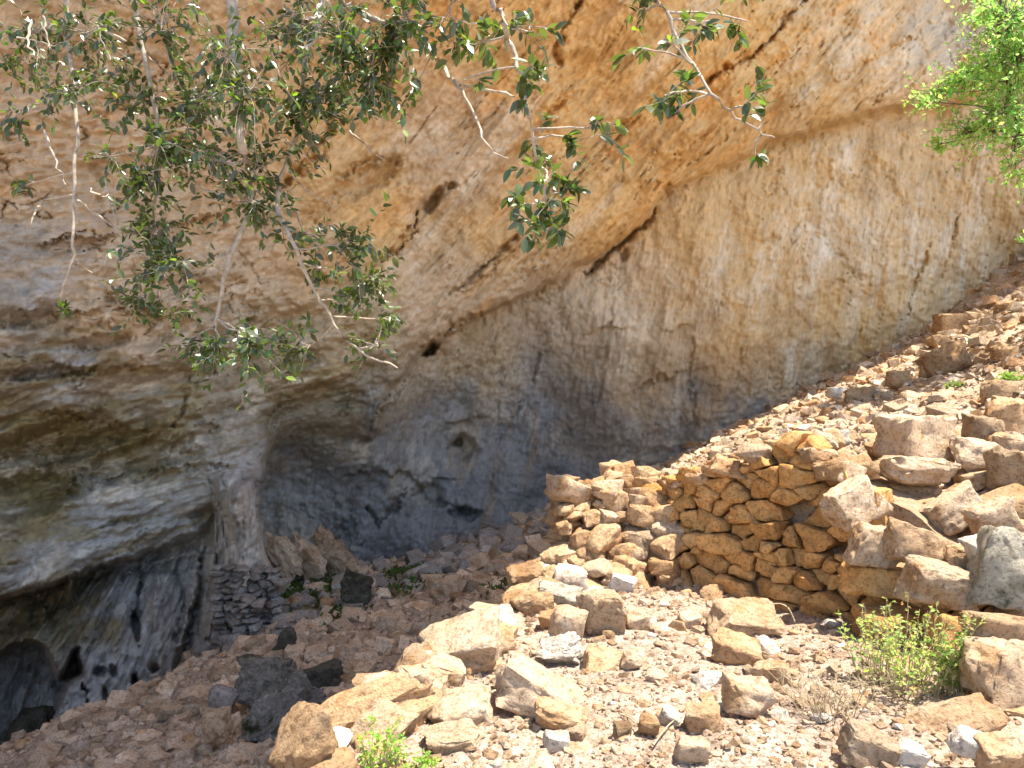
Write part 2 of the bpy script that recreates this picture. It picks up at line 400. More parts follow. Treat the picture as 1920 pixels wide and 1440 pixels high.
cw = np.clip(1 - ((q[:, 0] - 446 - .12 * np.maximum(q[:, 1] - 1000, 0)) / (46 + .18 * np.maximum(q[:, 1] - 1000, 0) + .35 * np.maximum(930 - q[:, 1], 0))) ** 2, 0, 1) * sst(860, 960, q[:, 1]) * mN
D0 = D0 - .55 * np.sqrt(cw)                                       # the column stands proud
X3 = np.c_[(q[:, 0] - 960) / F * D0, D0, -(q[:, 1] - 720) / F * D0]

# weights for the direction in which the rock is drawn out
up_w = mN * (1 - mL) * sst(450, 900, q[:, 0] + .3 * (600 - q[:, 1]))      # diagonal beds of the overhang
left_w = mN * (1 - mL) * (1 - up_w / np.maximum(mN * (1 - mL), 1e-3))     # flat beds low on the left
far_w = (1 - mN) * (1 - mL)                                                # streaked wall
col_w = sst(0, .3, cw); left_w = left_w * (1 - col_w); low_w = np.maximum(mL, col_w)
def aniso(theta_deg, la, lb, seed):
    """coordinates stretched along an image direction, in metres on the surface"""
    th = math.radians(theta_deg)
    a = X3[:, 0] * math.cos(th) + X3[:, 2] * math.sin(th); b = -X3[:, 0] * math.sin(th) + X3[:, 2] * math.cos(th)
    return np.c_[a / la + seed, b / lb, X3[:, 1] / (la * .8) + seed * .7]
def rotc(th):
    th = math.radians(th); x = X3[:, 0] + 2.5; z = X3[:, 2] - 1.5
    return np.c_[(x * math.cos(th) + z * math.sin(th)) * .33, -x * math.sin(th) + z * math.cos(th), X3[:, 1] * .6]
flow = rotc(47) * up_w[:, None] + rotc(14) * left_w[:, None] + rotc(80) * far_w[:, None] + rotc(87) * np.clip(low_w, 0, 1)[:, None]
big = fbm(X3 * .35 + 3, 3, .5)
med = fbm(X3 * 1.1 + 9, 4, .55)
a_up = fbm(aniso(46, 3.6, .30, 3) + .2 * med[:, None], 4, .55, ridged=True)
a_left = fbm(aniso(14, 1.3, .38, 8), 4, .6, ridged=True)
a_far = fbm(aniso(79, 1.9, .30, 12), 4, .6)
a_low = fbm(aniso(86, 1.5, .33, 15), 4, .6, ridged=True)
fine = fbm(X3 * 4.2 + 40, 3, .6, ridged=True)
disp = .30 * big + .12 * med + up_w * .085 * a_up * (.4 + sst(-.5, .6, fbm(X3 * .5 + 137, 2))) + left_w * .105 * a_left * (.45 + sst(-.5, .6, fbm(X3 * .55 + 131, 2))) + far_w * .055 * a_far + low_w * .17 * a_low + .035 * fine
disp = disp + left_w * .22 * fbm(aniso(8, 1.6, .7, 21), 3, .5, ridged=True) * sst(480, 620, q[:, 1])
def fissure(c, wd, m): return np.exp(-(c / wd) ** 2) * m
f_left = fissure(fbm(aniso(10, .9, .26, 61), 3, .55), .045, sst(-.1, .4, fbm(X3 * 1.3 + 91, 2)))
f_up = fissure(fbm(aniso(48, 2.0, .22, 64), 3, .55), .05, sst(-.05, .45, fbm(X3 * .9 + 95, 2)))
f_far = fissure(fbm(aniso(78, 2.4, .55, 67), 3, .6), .035, sst(.0, .5, fbm(X3 * .8 + 99, 2)))
f_any = fissure(fbm(X3 * 1.1 + 111, 4, .6), .03, sst(.05, .5, fbm(X3 * .6 + 103, 2)))
disp = disp + left_w * .12 * f_left + up_w * .10 * f_up + far_w * .08 * f_far + low_w * .10 * f_far + .09 * f_any * (far_w + left_w)
disp = disp + .022 * fbm(X3 * 9 + 123, 2, .6, ridged=True)
scal = sst(1, 4, D0)
D1 = D0 + disp * scal
# cracks, slots and hollows
def carve(line, wd, dep, brow=0.0):
    l = np.array(line, float); mg = wd * 3 + 12
    m = np.nonzero((qw[:, 0] > l[:, 0].min() - mg) & (qw[:, 0] < l[:, 0].max() + mg) & (qw[:, 1] > l[:, 1].min() - mg) & (qw[:, 1] < l[:, 1].max() + mg))[0]
    z0 = np.zeros(len(m)); n_a = fbm(np.c_[q[m] / 15., z0], 3, .6); n_b = fbm(np.c_[q[m] / 15. + 40, z0], 3, .6); n_c = fbm(np.c_[q[m] / 26. + 80, z0], 2)
    d = polydist(line, qw[m] + 5.0 * np.stack([n_a, n_b], -1)); wv = wd * .5 * np.clip(1 + .9 * n_c, .45, 1.8)
    D1[m] += (dep if dep < 0 else dep * .65) * np.exp(-(d / wv) ** 2) * (1 if dep < 0 else np.clip(.9 + .8 * n_c, .45, 1.2))
def hollow(cx, cy, rx, ry, dep, ang=0):
    c, s = math.cos(math.radians(ang)), math.sin(math.radians(ang)); mg = 1.3 * max(rx, ry)
    m = np.nonzero((np.abs(qw[:, 0] - cx) < mg) & (np.abs(qw[:, 1] - cy) < mg))[0]
    x = (qw[m, 0] - cx) * c - (qw[m, 1] - cy) * s; y = (qw[m, 0] - cx) * s + (qw[m, 1] - cy) * c
    nn = fbm(np.c_[q[m] / max(10, .6 * min(rx, ry)) + cx, np.zeros(len(m))], 3, .6)
    D1[m] += dep * sst(1.25, .5, np.sqrt((x / rx) ** 2 + (y / ry) ** 2) + .22 * nn)
for ln, wd, dp in [
    ([(1092, 0), (1062, 40), (1042, 95), (1046, 120)], 9, .55), ([(1520, -20), (1470, 40), (1438, 82), (1385, 120), (1330, 150)], 7, .5), ([(1400, 95), (1355, 130), (1325, 150)], 8, .4),
    ([(785, 398), (770, 440), (745, 470), (715, 492)], 4.5, .45), ([(1258, 345), (1235, 375), (1222, 408), (1180, 445), (1120, 490), (1098, 512)], 7, .75), ([(965, 445), (930, 480), (900, 510), (850, 545)], 8, .45),
    ([(618, 245), (580, 290), (540, 345)], 12, .5), ([(730, 300), (700, 297), (668, 312), (640, 335)], 7, .3), ([(900, 590), (850, 612), (800, 655)], 9, .9),
    ([(1800, 400), (1785, 450), (1768, 520)], 4, .22), ([(1745, 455), (1722, 520), (1700, 590)], 5, .3), ([(1240, 250), (1220, 320), (1190, 370)], 4, .2), ([(1380, 240), (1330, 285), (1290, 310)], 4, .25),
    ([(1670, 160), (1640, 190)], 8, .3), ([(1300, 640), (1290, 720), (1310, 800)], 6, .25), ([(1010, 650), (1000, 720), (960, 790)], 4, .2), ([(1150, 560), (1140, 640), (1120, 760)], 6, .2),
    ([(690, 950), (712, 985), (745, 950), (760, 915)], 6, .4), ([(780, 905), (800, 940), (850, 950), (880, 965)], 10, .35), ([(935, 750), (932, 810)], 3.5, .18), ([(190, 985), (270, 970)], 5, .25), ([(345, 870), (430, 875)], 5, .25),
    ([(355, 745), (345, 770), (325, 800)], 8, .3), ([(265, 1045), (260, 1110), (258, 1160)], 5, .4), ([(330, 1060), (345, 1130), (330, 1200)], 6, .35), ([(385, 1020), (375, 1100), (355, 1170), (350, 1220)], 7, .5), ([(155, 1280), (158, 1340), (152, 1390)], 5, .5),
    ([(425, 960), (430, 1050)], 5, .15), ([(455, 960), (458, 1060)], 5, .12), ([(1560, 300), (1530, 420), (1500, 540)], 5, .12)]: carve(ln, wd, dp)
for h in [(812, 374, 10, 24, .45, -35), (848, 351, 11, 5, .3, 10), (803, 655, 20, 13, 1.1, 30), (255, 1178, 7, 30, .7, 8), (256, 1290, 8, 32, .7, 0), (190, 1262, 17, 11, .4, 0), (214, 1258, 6, 12, .35, 0), (290, 1250, 10, 10, .4, 0), (196, 1300, 6, 14, .3, 0),
          (868, 840, 26, 24, .35, 0), (860, 832, 9, 8, .4, 0), (800, 930, 30, 22, .4, 10), (870, 965, 30, 10, .3, 0), (1170, 480, 8, 12, .35, 0), (690, 335, 70, 26, .35, 25), (120, 830, 120, 46, .5, 12), (250, 865, 110, 34, .45, 16), (50, 930, 120, 38, .5, 14),
          (330, 1062, 60, 12, .3, 10), (60, 600, 60, 14, .25, 5), (190, 640, 60, 14, .3, 8), (90, 700, 90, 12, .3, 5), (375, 960, 30, 7, .3, 14)]: hollow(*h)
# the pale rib hanging where the ledge turns down, stalactite tongues under the lip
for ln, wd, dp in [([(735, 745), (712, 775), (700, 800)], 9, -.5), ([(655, 745), (650, 770)], 7, -.4), ([(134, 1085), (130, 1110), (128, 1125)], 8, -1.6), ([(82, 1140), (78, 1165)], 6, -1.0), ([(248, 1060), (246, 1075)], 6, -1.0),
                   ([(140, 825), (135, 850)], 5, -.4), ([(130, 895), (125, 925)], 5, -.5), ([(400, 1040), (405, 1120), (385, 1200), (375, 1260)], 16, -.55), ([(370, 1040), (360, 1120), (335, 1210)], 14, -.35), ([(300, 1060), (290, 1180)], 18, -.25)]: carve(ln, wd, dp)
# broken ledges: the rock above a line stands proud of the rock below it
def ledge_step(line, amp, reach):
    l = np.array(line, float); mg = reach * 2.5
    m = np.nonzero((q[:, 0] > l[:, 0].min() - mg) & (q[:, 0] < l[:, 0].max() + mg) & (q[:, 1] > l[:, 1].min() - mg) & (q[:, 1] < l[:, 1].max() + mg))[0]
    z0 = np.zeros(len(m)); w2 = qw[m] + 9 * np.stack([fbm(np.c_[q[m] / 24. + 7, z0], 4, .6), fbm(np.c_[q[m] / 24. + 57, z0], 4, .6)], -1)
    best = np.full(len(m), 1e9); side = np.zeros(len(m)); tt_ = np.zeros(len(m)); n_ = len(l) - 1
    for i in range(n_):
        a, b = l[i], l[i + 1]; ab = b - a; t = np.clip(((w2 - a) @ ab) / (ab @ ab), 0, 1); e_ = w2 - a - t[:, None] * ab; d = np.sqrt((e_ * e_).sum(-1))
        k_ = d < best; best[k_] = d[k_]; side[k_] = np.sign(ab[0] * e_[k_, 1] - ab[1] * e_[k_, 0]); tt_[k_] = (i + t[k_]) / n_
    fade = sst(0, .15, tt_) * sst(1, .85, tt_) * sst(-.35, .3, fbm(np.c_[q[m] / 90. + l[0] / 50, z0], 2))
    sg = -side * best                                       # positive above the line
    D1[m] -= amp * fade * sst(-1.5, 2.5, sg) * np.exp(-np.maximum(sg, 0) / reach)
    D1[m] += .35 * amp * fade * np.exp(-(np.minimum(sg, 0) / 7) ** 2) * (sg < 0)
for ln, am, rc in [([(840, 575), (960, 470), (1050, 390), (1130, 290), (1210, 190)], .26, 60), ([(1150, 440), (1240, 330), (1330, 235), (1440, 130), (1570, 10)], .24, 55), ([(550, 340), (640, 240), (720, 160), (810, 50)], .28, 70), ([(690, 510), (790, 400), (870, 310)], .22, 50), ([(1420, 255), (1520, 175), (1640, 110), (1770, 30)], .24, 50),
                   ([(1000, 250), (1080, 160), (1150, 60), (1180, -20)], .22, 55), ([(1330, 190), (1400, 90), (1480, -10)], .2, 40), ([(0, 578), (120, 592), (260, 576), (400, 612)], .3, 60), ([(0, 668), (150, 692), (300, 682), (430, 705)], .3, 50), ([(0, 765), (140, 775), (250, 802), (430, 795)], .35, 55), ([(180, 905), (300, 880), (440, 860)], .25, 40), ([(150, 990), (260, 965), (390, 950)], .22, 30), ([(0, 470), (150, 445), (330, 420), (480, 380)], .22, 70),
                   ([(1050, 650), (1140, 610), (1230, 622), (1330, 600)], .14, 45), ([(1180, 740), (1260, 700), (1340, 690)], .16, 40), ([(1500, 560), (1600, 520), (1700, 505)], .10, 40), ([(760, 830), (850, 790), (960, 780)], .15, 40), ([(620, 900), (720, 880), (840, 900), (960, 880)], .2, 35), ([(1380, 470), (1480, 430), (1560, 440)], .10, 40)]: ledge_step(ln, am, rc)
D1 = np.maximum(D1, 2.0)
PC = np.c_[(q[:, 0] - 960) / F * D1, D1, -(q[:, 1] - 720) / F * D1]

# colour of the rock: limestone varieties and recess shade by zone, then streaks and crusts
TAN, ORG, PINK, GREY, DGREY, WHT, BRN, OLV = [np.array(c) for c in ((.57, .41, .215), (.60, .41, .19), (.50, .39, .265), (.36, .34, .31), (.165, .16, .155), (.65, .58, .46), (.37, .24, .11), (.25, .195, .09))]  # OLV (part moss) and DGREY also put recess shade into the rock
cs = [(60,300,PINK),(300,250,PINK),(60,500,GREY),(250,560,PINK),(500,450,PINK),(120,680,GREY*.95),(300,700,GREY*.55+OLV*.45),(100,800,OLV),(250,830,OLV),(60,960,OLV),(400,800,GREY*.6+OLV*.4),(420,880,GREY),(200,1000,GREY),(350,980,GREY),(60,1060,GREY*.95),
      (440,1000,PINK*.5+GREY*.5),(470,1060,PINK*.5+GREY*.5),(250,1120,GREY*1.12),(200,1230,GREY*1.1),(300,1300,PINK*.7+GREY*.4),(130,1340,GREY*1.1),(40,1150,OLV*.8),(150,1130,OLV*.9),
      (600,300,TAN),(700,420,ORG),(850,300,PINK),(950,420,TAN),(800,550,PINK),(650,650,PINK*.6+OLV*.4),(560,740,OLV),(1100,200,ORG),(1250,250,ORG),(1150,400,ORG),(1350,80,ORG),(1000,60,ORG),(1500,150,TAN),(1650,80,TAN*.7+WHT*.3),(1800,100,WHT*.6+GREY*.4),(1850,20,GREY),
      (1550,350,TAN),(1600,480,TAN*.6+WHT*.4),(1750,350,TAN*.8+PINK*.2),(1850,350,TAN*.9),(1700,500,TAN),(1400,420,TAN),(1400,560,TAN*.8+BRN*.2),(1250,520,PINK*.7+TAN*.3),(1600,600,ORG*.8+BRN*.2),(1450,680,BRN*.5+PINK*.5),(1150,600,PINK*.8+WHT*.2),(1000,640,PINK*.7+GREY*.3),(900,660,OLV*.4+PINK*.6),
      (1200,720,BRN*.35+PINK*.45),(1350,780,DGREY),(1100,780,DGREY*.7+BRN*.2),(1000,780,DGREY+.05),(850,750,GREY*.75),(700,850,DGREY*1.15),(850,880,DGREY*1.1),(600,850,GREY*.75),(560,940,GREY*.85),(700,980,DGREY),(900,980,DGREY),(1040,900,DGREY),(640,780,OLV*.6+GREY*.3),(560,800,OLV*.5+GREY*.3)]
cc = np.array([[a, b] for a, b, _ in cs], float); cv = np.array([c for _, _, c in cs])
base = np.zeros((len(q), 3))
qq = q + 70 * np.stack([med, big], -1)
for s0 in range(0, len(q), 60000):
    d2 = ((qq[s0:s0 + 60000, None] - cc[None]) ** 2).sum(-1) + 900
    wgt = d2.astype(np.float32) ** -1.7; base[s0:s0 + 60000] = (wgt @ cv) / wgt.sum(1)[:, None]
def blendc(c, f): 
    global base
    f = np.clip(f, 0, 1)[:, None]; base = base * (1 - f) + c * f
st_far = fbm(aniso(79, 3.0, .42, 31) + .35 * med[:, None], 4, .62); st_far2 = fbm(aniso(82, 5.0, .9, 35), 3, .55)
st_up = fbm(aniso(47, 3.0, .20, 41), 4, .6); st_up2 = fbm(aniso(50, 3.5, .6, 45), 3, .55)
st_left = fbm(aniso(12, 1.2, .22, 51), 4, .6); st_low = fbm(aniso(86, 2.2, .16, 55), 4, .6)
pat = fbm(X3 * .8 + 60, 5, .6); pat2 = fbm(X3 * 2.4 + 70, 4, .6)
blendc(WHT, far_w * .55 * sst(.25, .8, st_far + .4 * st_far2) * sst(1100, 1500, q[:, 0]))
blendc(BRN, far_w * .32 * sst(.3, .95, -st_far + .4 * pat))
blendc(WHT * .95, far_w * .3 * sst(.35, .8, pat + .5 * pat2))
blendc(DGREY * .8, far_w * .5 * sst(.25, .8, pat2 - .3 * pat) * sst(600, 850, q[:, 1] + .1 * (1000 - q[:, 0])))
blendc(BRN, up_w * .55 * sst(.3, .9, st_up + .3 * pat))
blendc(WHT, up_w * .5 * sst(.3, .9, -st_up2 + .4 * pat))
blendc(ORG * np.array([1.05, .85, .6]), up_w * .5 * sst(.2, .8, st_up2 - .5 * pat))
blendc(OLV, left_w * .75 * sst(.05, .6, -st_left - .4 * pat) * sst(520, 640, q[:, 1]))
blendc(WHT * .92, left_w * .6 * sst(.25, .8, st_left + .5 * pat2) * sst(380, 520, q[:, 1]))
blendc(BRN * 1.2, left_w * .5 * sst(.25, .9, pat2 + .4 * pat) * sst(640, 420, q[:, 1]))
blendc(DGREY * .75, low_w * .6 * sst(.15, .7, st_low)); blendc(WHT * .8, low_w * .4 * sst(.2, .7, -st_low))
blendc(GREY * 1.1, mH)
for ln, wd, am in [([(1585, 275), (1560, 360), (1535, 450), (1508, 560)], 16, .75), ([(1625, 300), (1640, 400), (1612, 520), (1590, 640)], 13, .5), ([(1800, 380), (1765, 470), (1720, 560), (1690, 620)], 10, .6), ([(1650, 10), (1590, 100), (1520, 180), (1470, 230)], 18, .6),
                   ([(1770, 0), (1710, 80), (1660, 140)], 20, .55), ([(1340, 470), (1330, 560), (1325, 640)], 14, .35), ([(1160, 520), (1175, 600), (1165, 690)], 30, .4), ([(1490, 330), (1470, 430), (1440, 520)], 10, .35), ([(1850, 300), (1830, 400), (1800, 500)], 12, .35), ([(1560, 40), (1480, 130)], 10, .4)]:
    d_ = polydist(ln, q + wob * 2.2); blendc(WHT * 1.02, am * np.exp(-(d_ / wd) ** 2) * np.clip(.75 + .5 * st_far, .2, 1.1))
for ln, wd, am in [([(1640, 255), (1628, 330), (1622, 370)], 16, .6), ([(1330, 620), (1370, 680), (1340, 760)], 40, .5), ([(1480, 600), (1440, 660)], 50, .35), ([(1700, 200), (1560, 235), (1440, 275)], 16, .55), ([(1300, 180), (1200, 260)], 20, .3), ([(720, 310), (660, 330), (600, 400)], 26, .5)]:
    d_ = polydist(ln, q + wob * 2.2); blendc(BRN, am * np.exp(-(d_ / wd) ** 2))
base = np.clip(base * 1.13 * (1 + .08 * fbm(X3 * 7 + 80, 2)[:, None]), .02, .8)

# the overhang's unseen rim is cut to throw the shadow edge drawn in LIT
LIT = [(-60, .9), (-14, 1.5), (-3.3, 2.2), (-1.9, 2.8), (-1.2, 3.35), (-.98, 4.05), (-.66, 4.95), (-.36, 5.6), (-.1, 6.3), (.2, 7.0), (.35, 7.8), (2.4, 12.8), (3.4, 15.3), (5.5, 15.2), (7.4, 16.1), (9.3, 17.0), (13, 19.3), (20, 24), (70, 50), (90, -90), (-90, -90)]
k = (PC[:, 2] + 1.7) / S.z
proj = np.c_[PC[:, 0] - k * S.x, PC[:, 1] - k * S.y]
lit = inpoly(LIT, proj) & ~((q[:, 0] > -80) & (q[:, 0] < 2000) & (q[:, 1] > -60))
Qc = grid_faces(nr, nc)
keep = ~lit[Qc].any(1)
Qc = Qc[keep]
# close the rim upwards and back so that the overhang has a top
e = np.concatenate([Qc[:, [0, 1]], Qc[:, [1, 2]], Qc[:, [2, 3]], Qc[:, [3, 0]]])
es = np.sort(e, 1); uq, idx, cnt = np.unique(es, axis=0, return_index=True, return_counts=True)
be = e[idx[cnt == 1]]
mid_v = q[be].mean(1)
be = be[(mid_v[:, 1] < -80) | (mid_v[:, 0] > 2500) & (mid_v[:, 1] < 200)]
nv = len(PC); bv = np.unique(be); remap = {int(a): i for i, a in enumerate(bv)}
top1 = PC[bv] + np.array([-1.6, 2.0, 3.5]) + .5 * rng.normal(size=(len(bv), 3)); top2 = PC[bv] + np.array([-6, 14, 9.0])
PCall = np.vstack([PC, top1, top2])
bi = np.array([[remap[int(a)], remap[int(b)]] for a, b in be])
n1_ = len(bv)
Qtop = np.concatenate([np.stack([be[:, 1], be[:, 0], nv + bi[:, 0], nv + bi[:, 1]], 1), np.stack([nv + bi[:, 1], nv + bi[:, 0], nv + n1_ + bi[:, 0], nv + n1_ + bi[:, 1]], 1)])
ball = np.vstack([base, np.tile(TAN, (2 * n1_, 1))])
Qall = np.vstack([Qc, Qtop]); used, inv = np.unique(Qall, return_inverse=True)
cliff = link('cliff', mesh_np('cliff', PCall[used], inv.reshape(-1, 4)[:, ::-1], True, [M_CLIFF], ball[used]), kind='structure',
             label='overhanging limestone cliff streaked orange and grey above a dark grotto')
fa = cliff.data.attributes.new('flow', 'FLOAT_VECTOR', 'POINT')
fa.data.foreach_set('vector', np.vstack([flow, PCall[nv:] * .5])[used].astype(np.float32).ravel())

# ------------------------------------------------------------------ stones
def rock_np(seed, sub=3, boxy=.6, nplanes=9, nz=.05, strata=0.0):
    """angular broken rock: the hull of jittered corners, edges knocked off, faces roughened"""
    r = np.random.default_rng(seed); pts = []
    for a in (-1, 1):
        for b in (-1, 1):
            for c in (-1, 1): pts.append(np.array([a, b, c]) * (1 - r.uniform(0, .62 - .45 * boxy, 3)))
    for _ in range(int(nplanes * .6)):
        d = r.normal(size=3); d /= np.linalg.norm(d); pts.append(d * r.uniform(1.0, 1.45) * (1 - .25 * boxy))
    bm = bmesh.new()
    for p_ in pts: bm.verts.new(p_)
    h = bmesh.ops.convex_hull(bm, input=bm.verts)
    bmesh.ops.delete(bm, geom=list({g for g in h['geom_interior'] + h['geom_unused'] if isinstance(g, bmesh.types.BMVert)}), context='VERTS')
    if sub >= 2:
        bmesh.ops.dissolve_limit(bm, angle_limit=math.radians(14), verts=bm.verts, edges=bm.edges)
        bmesh.ops.bevel(bm, geom=bm.edges[:], offset=.085 if sub > 2 else .09, segments=1, affect='EDGES', clamp_overlap=True)
    bmesh.ops.triangulate(bm, faces=bm.faces)
    if sub >= 3: 
        bmesh.ops.subdivide_edges(bm, edges=[e for e in bm.edges if e.calc_length() > .22], cuts=2 if sub == 3 else 3, use_grid_fill=True)
        if sub >= 4: bmesh.ops.subdivide_edges(bm, edges=[e for e in bm.edges if e.calc_length() > .16], cuts=1, use_grid_fill=True)
        bmesh.ops.triangulate(bm, faces=bm.faces)
    bm.verts.index_update()
    v = np.array([x.co[:] for x in bm.verts]); f = np.array([[y.index for y in x.verts] for x in bm.faces]); bm.free()
    if nz:
        off = r.uniform(0, 90, 3)
        n_ = pn(v * 1.3 + off) * 1.3 + ((.9 * pn(v * 3.1 + off) - .75 * np.abs(pn(v * 4.3 + off + 7)) + .45 * pn(v * 9 + off)) if sub > 2 else 0)
        v = v * (1 + nz * n_[:, None])
        if strata and sub > 2:
            v = v * (1 - strata * np.maximum(0, np.sin(v[:, 2] * 15 + v[:, 0] * 3 + 4 * pn(v * 1.3 + off)))[:, None] ** 4)
    lo, hi = v.min(0), v.max(0)
    return (v - (lo + hi) / 2) / ((hi - lo) / 2), f
_var = {}
def variant(mat, i, sub=3):
    key = (mat.name, i, sub)
    if key not in _var:
        v, f = rock_np(100 + i, sub, boxy=(i % 5) / 9 - .1, nplanes=9 + i % 9, nz=.10)
        _var[key] = mesh_np('stone_shape', v, f, True, [mat], sharp=52)
    return _var[key]
def orient(yaw, roll=0, pitch=0):
    return (Matrix.Rotation(math.radians(roll), 4, 'Y') @ Matrix.Rotation(math.radians(pitch), 4, 'X') @ Matrix.Rotation(math.radians(yaw), 4, 'Z'))

HERO_N = [0]
def boulder(u, v, wp, hp, label, mat=None, D=None, dep=.8, roll=0, yaw=None, pitch=0, seed=None, boxy=.6, group=None, name='boulder', nz=.05, strata=.02, nplanes=9):
    """a boulder wp x hp (in 1920-wide pixels at its distance), seated on the ground"""
    HERO_N[0] += 1; seed = seed or 500 + HERO_N[0]
    if D is None: D = hit(u, v + hp * .42) or 8
    c = P(u, v, D); k = D / F
    vv, f = rock_np(seed, 4 if max(wp, hp) > 70 else 3, boxy - .25 if boxy < .9 else .8, nplanes + 4, nz + .05, strata)
    h = Vector((wp * k / 2, dep * k * (wp + hp) / 4, hp * k / 2)) * 1.06
    c.y += h.y * .55
    yaw = random.Random(seed).uniform(-14, 14) if yaw is None else yaw
    if pitch == 0 and group == G1: pitch = random.Random(seed + 1).uniform(10, 28)
    M = Matrix.Translation(c) @ orient(yaw, roll, pitch) @ Matrix.Diagonal((h.x, h.y, h.z, 1))
    o = link(name, mesh_np(name, vv, f, True, [mat or M_BLOCK], sharp=52), None, M, kind='thing', label=label, category='slab' if 'slab' in name else ('block' if 'block' in name else 'boulder'))
    if group: o['group'] = group
    return o
# --- boulders of the sunlit terrace
G1 = 'loose boulders on the sunlit terrace'; G2 = 'blocks tumbled at the high end of the wall'; G3 = 'boulders in the shaded cave floor'; G4 = 'boulders on the scree slope'
B = boulder
B(862, 1226, 178, 116, 'big pale pink boulder with a shaded undercut, on the terrace edge', M_BLOCK, 4.95, roll=-18, seed=21, boxy=.35, group=G1)
B(700, 1328, 214, 84, 'long rounded orange slab lying along the terrace edge', M_STONE, 4.1, dep=.5, roll=-17, seed=23, boxy=.5, group=G1, name='rock_slab')
B(568, 1408, 150, 120, 'steep orange boulder on the terrace edge, lowest at the picture bottom', M_STONE, 3.5, roll=-42, seed=27, boxy=.3, group=G1)
B(1012, 1312, 185, 84, 'large pinkish slab tilted down to the gravel, mid terrace', M_BLOCK, None, dep=.9, roll=24, seed=31, boxy=.55, group=G1, name='rock_slab')
B(1050, 1352, 100, 50, 'small pink slab against the foot of the large tilted slab', M_STONE, None, roll=12, group=G1, name='rock_slab')
B(1400, 1172, 132, 60, 'broad flat pink boulder near the foot of the wall', M_BLOCK, None, dep=1.1, roll=4, seed=35, boxy=.45, group=G1)
B(1385, 1226, 98, 54, 'boulder with a deep shadow under its left side, below the broad flat one', M_STONE, None, roll=14, seed=36, group=G1)
B(1410, 1318, 96, 76, 'rounded cream boulder with a shaded underside, right of the terrace middle', M_BLOCK, None, seed=38, boxy=.35, roll=6, group=G1)
B(1448, 1262, 70, 44, 'cream boulder behind the rounded cream one', M_BLOCK, None, seed=41, group=G1)
B(1132, 1152, 92, 96, 'upright ochre slab leaning in the heap at the terrace corner', M_BLOCK, None, seed=43, roll=-10, dep=.6, group=G1, name='rock_slab')
B(985, 1092, 76, 58, 'sharp topped yellow boulder, outermost of the heap at the wall end', M_STONE, 6.5, seed=44, roll=-14, group=G1)
B(976, 1136, 70, 46, 'pale tilted boulder under the sharp topped yellow one', M_BLOCK, 6.1, seed=45, roll=-16, group=G1)
B(1048, 1126, 80, 52, 'pitted grey pink boulder in the heap at the wall end', M_MOSSY, 6.1, seed=47, roll=12, group=G1)
B(1070, 1088, 62, 44, 'very pale boulder on top of the heap at the wall end', M_WHITE, 6.6, seed=48, group=G1)
B(1168, 1096, 48, 34, 'white boulder between the heap and the wall foot', M_WHITE, 6.5, seed=49, roll=16, group=G1)
B(1066, 1178, 68, 70, 'pale boulder standing on end below the pitted one', M_BLOCK, None, seed=50, roll=14, dep=.6, group=G1)
B(1030, 1166, 40, 38, 'dark shaded boulder tucked under the heap', M_STONE, None, seed=51, group=G1)
B(1196, 1166, 46, 44, 'square pale block right of the upright ochre slab', M_BLOCK, None, seed=52, group=G1, name='stone_block')
B(1190, 1242, 52, 34, 'small yellow boulder with a brown left face, mid terrace', M_BLOCK, None, seed=53, roll=-8, group=G1)
B(1132, 1270, 92, 84, 'flat orange pink slab sunk into the middle of the terrace', M_STONE, 4.9, seed=54, dep=1.3, pitch=-52, roll=0, group=G1, name='rock_slab')
B(1050, 1226, 88, 50, 'white knobbly boulder left of the sunken orange slab', M_WHITE, None, seed=55, roll=-12, boxy=.1, nz=.12, group=G1)
B(1046, 1396, 50, 32, 'white brick shaped block near the picture bottom', M_WHITE, None, seed=56, roll=16, boxy=.9, group=G1, name='stone_block')
B(1254, 1352, 38, 40, 'white wedge shaped boulder at the terrace middle', M_WHITE, None, seed=57, roll=25, boxy=.8, group=G1)
B(1322, 1352, 70, 56, 'pink boulder beside the rounded cream one', M_STONE, None, seed=58, roll=-8, group=G1)
B(1300, 1412, 62, 48, 'cream boulder with a dark left face at the picture bottom', M_BLOCK, None, seed=59, group=G1)
B(1168, 1378, 34, 38, 'small brown pyramid shaped boulder', M_OCHRE, None, seed=60, group=G1)
B(1218, 1366, 40, 44, 'small pinkish boulder beside the white wedge', M_STONE, None, seed=61, group=G1)
B(930, 1215, 70, 36, 'low pale boulder behind the big pink one', M_BLOCK, None, seed=62, group=G1)
B(860, 1340, 120, 50, 'low cream slab between the long orange one and the tilted one', M_BLOCK, None, seed=63, roll=-8, dep=1.0, group=G1, name='rock_slab')
B(850, 1392, 110, 40, 'flat grooved slab near the picture bottom, left of centre', M_BLOCK, None, seed=64, roll=-10, dep=1.1, strata=.06, group=G1, name='rock_slab')
B(1640, 1410, 104, 70, 'pinkish slab at the bottom edge below the green herb', M_BLOCK, None, seed=65, roll=18, boxy=.7, group=G1, name='rock_slab')
B(1712, 1424, 58, 52, 'very white boulder at the bottom edge beside the pinkish slab', M_WHITE, None, seed=66, roll=20, group=G1)
B(1826, 1402, 66, 48, 'white boulder in the bottom right heap', M_WHITE, 3.45, seed=67, roll=12, group=G1)
B(1800, 1366, 170, 66, 'long pink boulder in front of the shaded hollow', M_BLOCK, 3.9, seed=68, roll=-12, group=G1)
B(1890, 1420, 110, 60, 'brown pitted boulder in the bottom right corner', M_STONE, 3.4, seed=69, group=G1)
B(1886, 1272, 120, 118, 'big pink ribbed boulder at the right edge beside the herb', M_BLOCK, 4.1, seed=70, boxy=.5, strata=.04, group=G2)
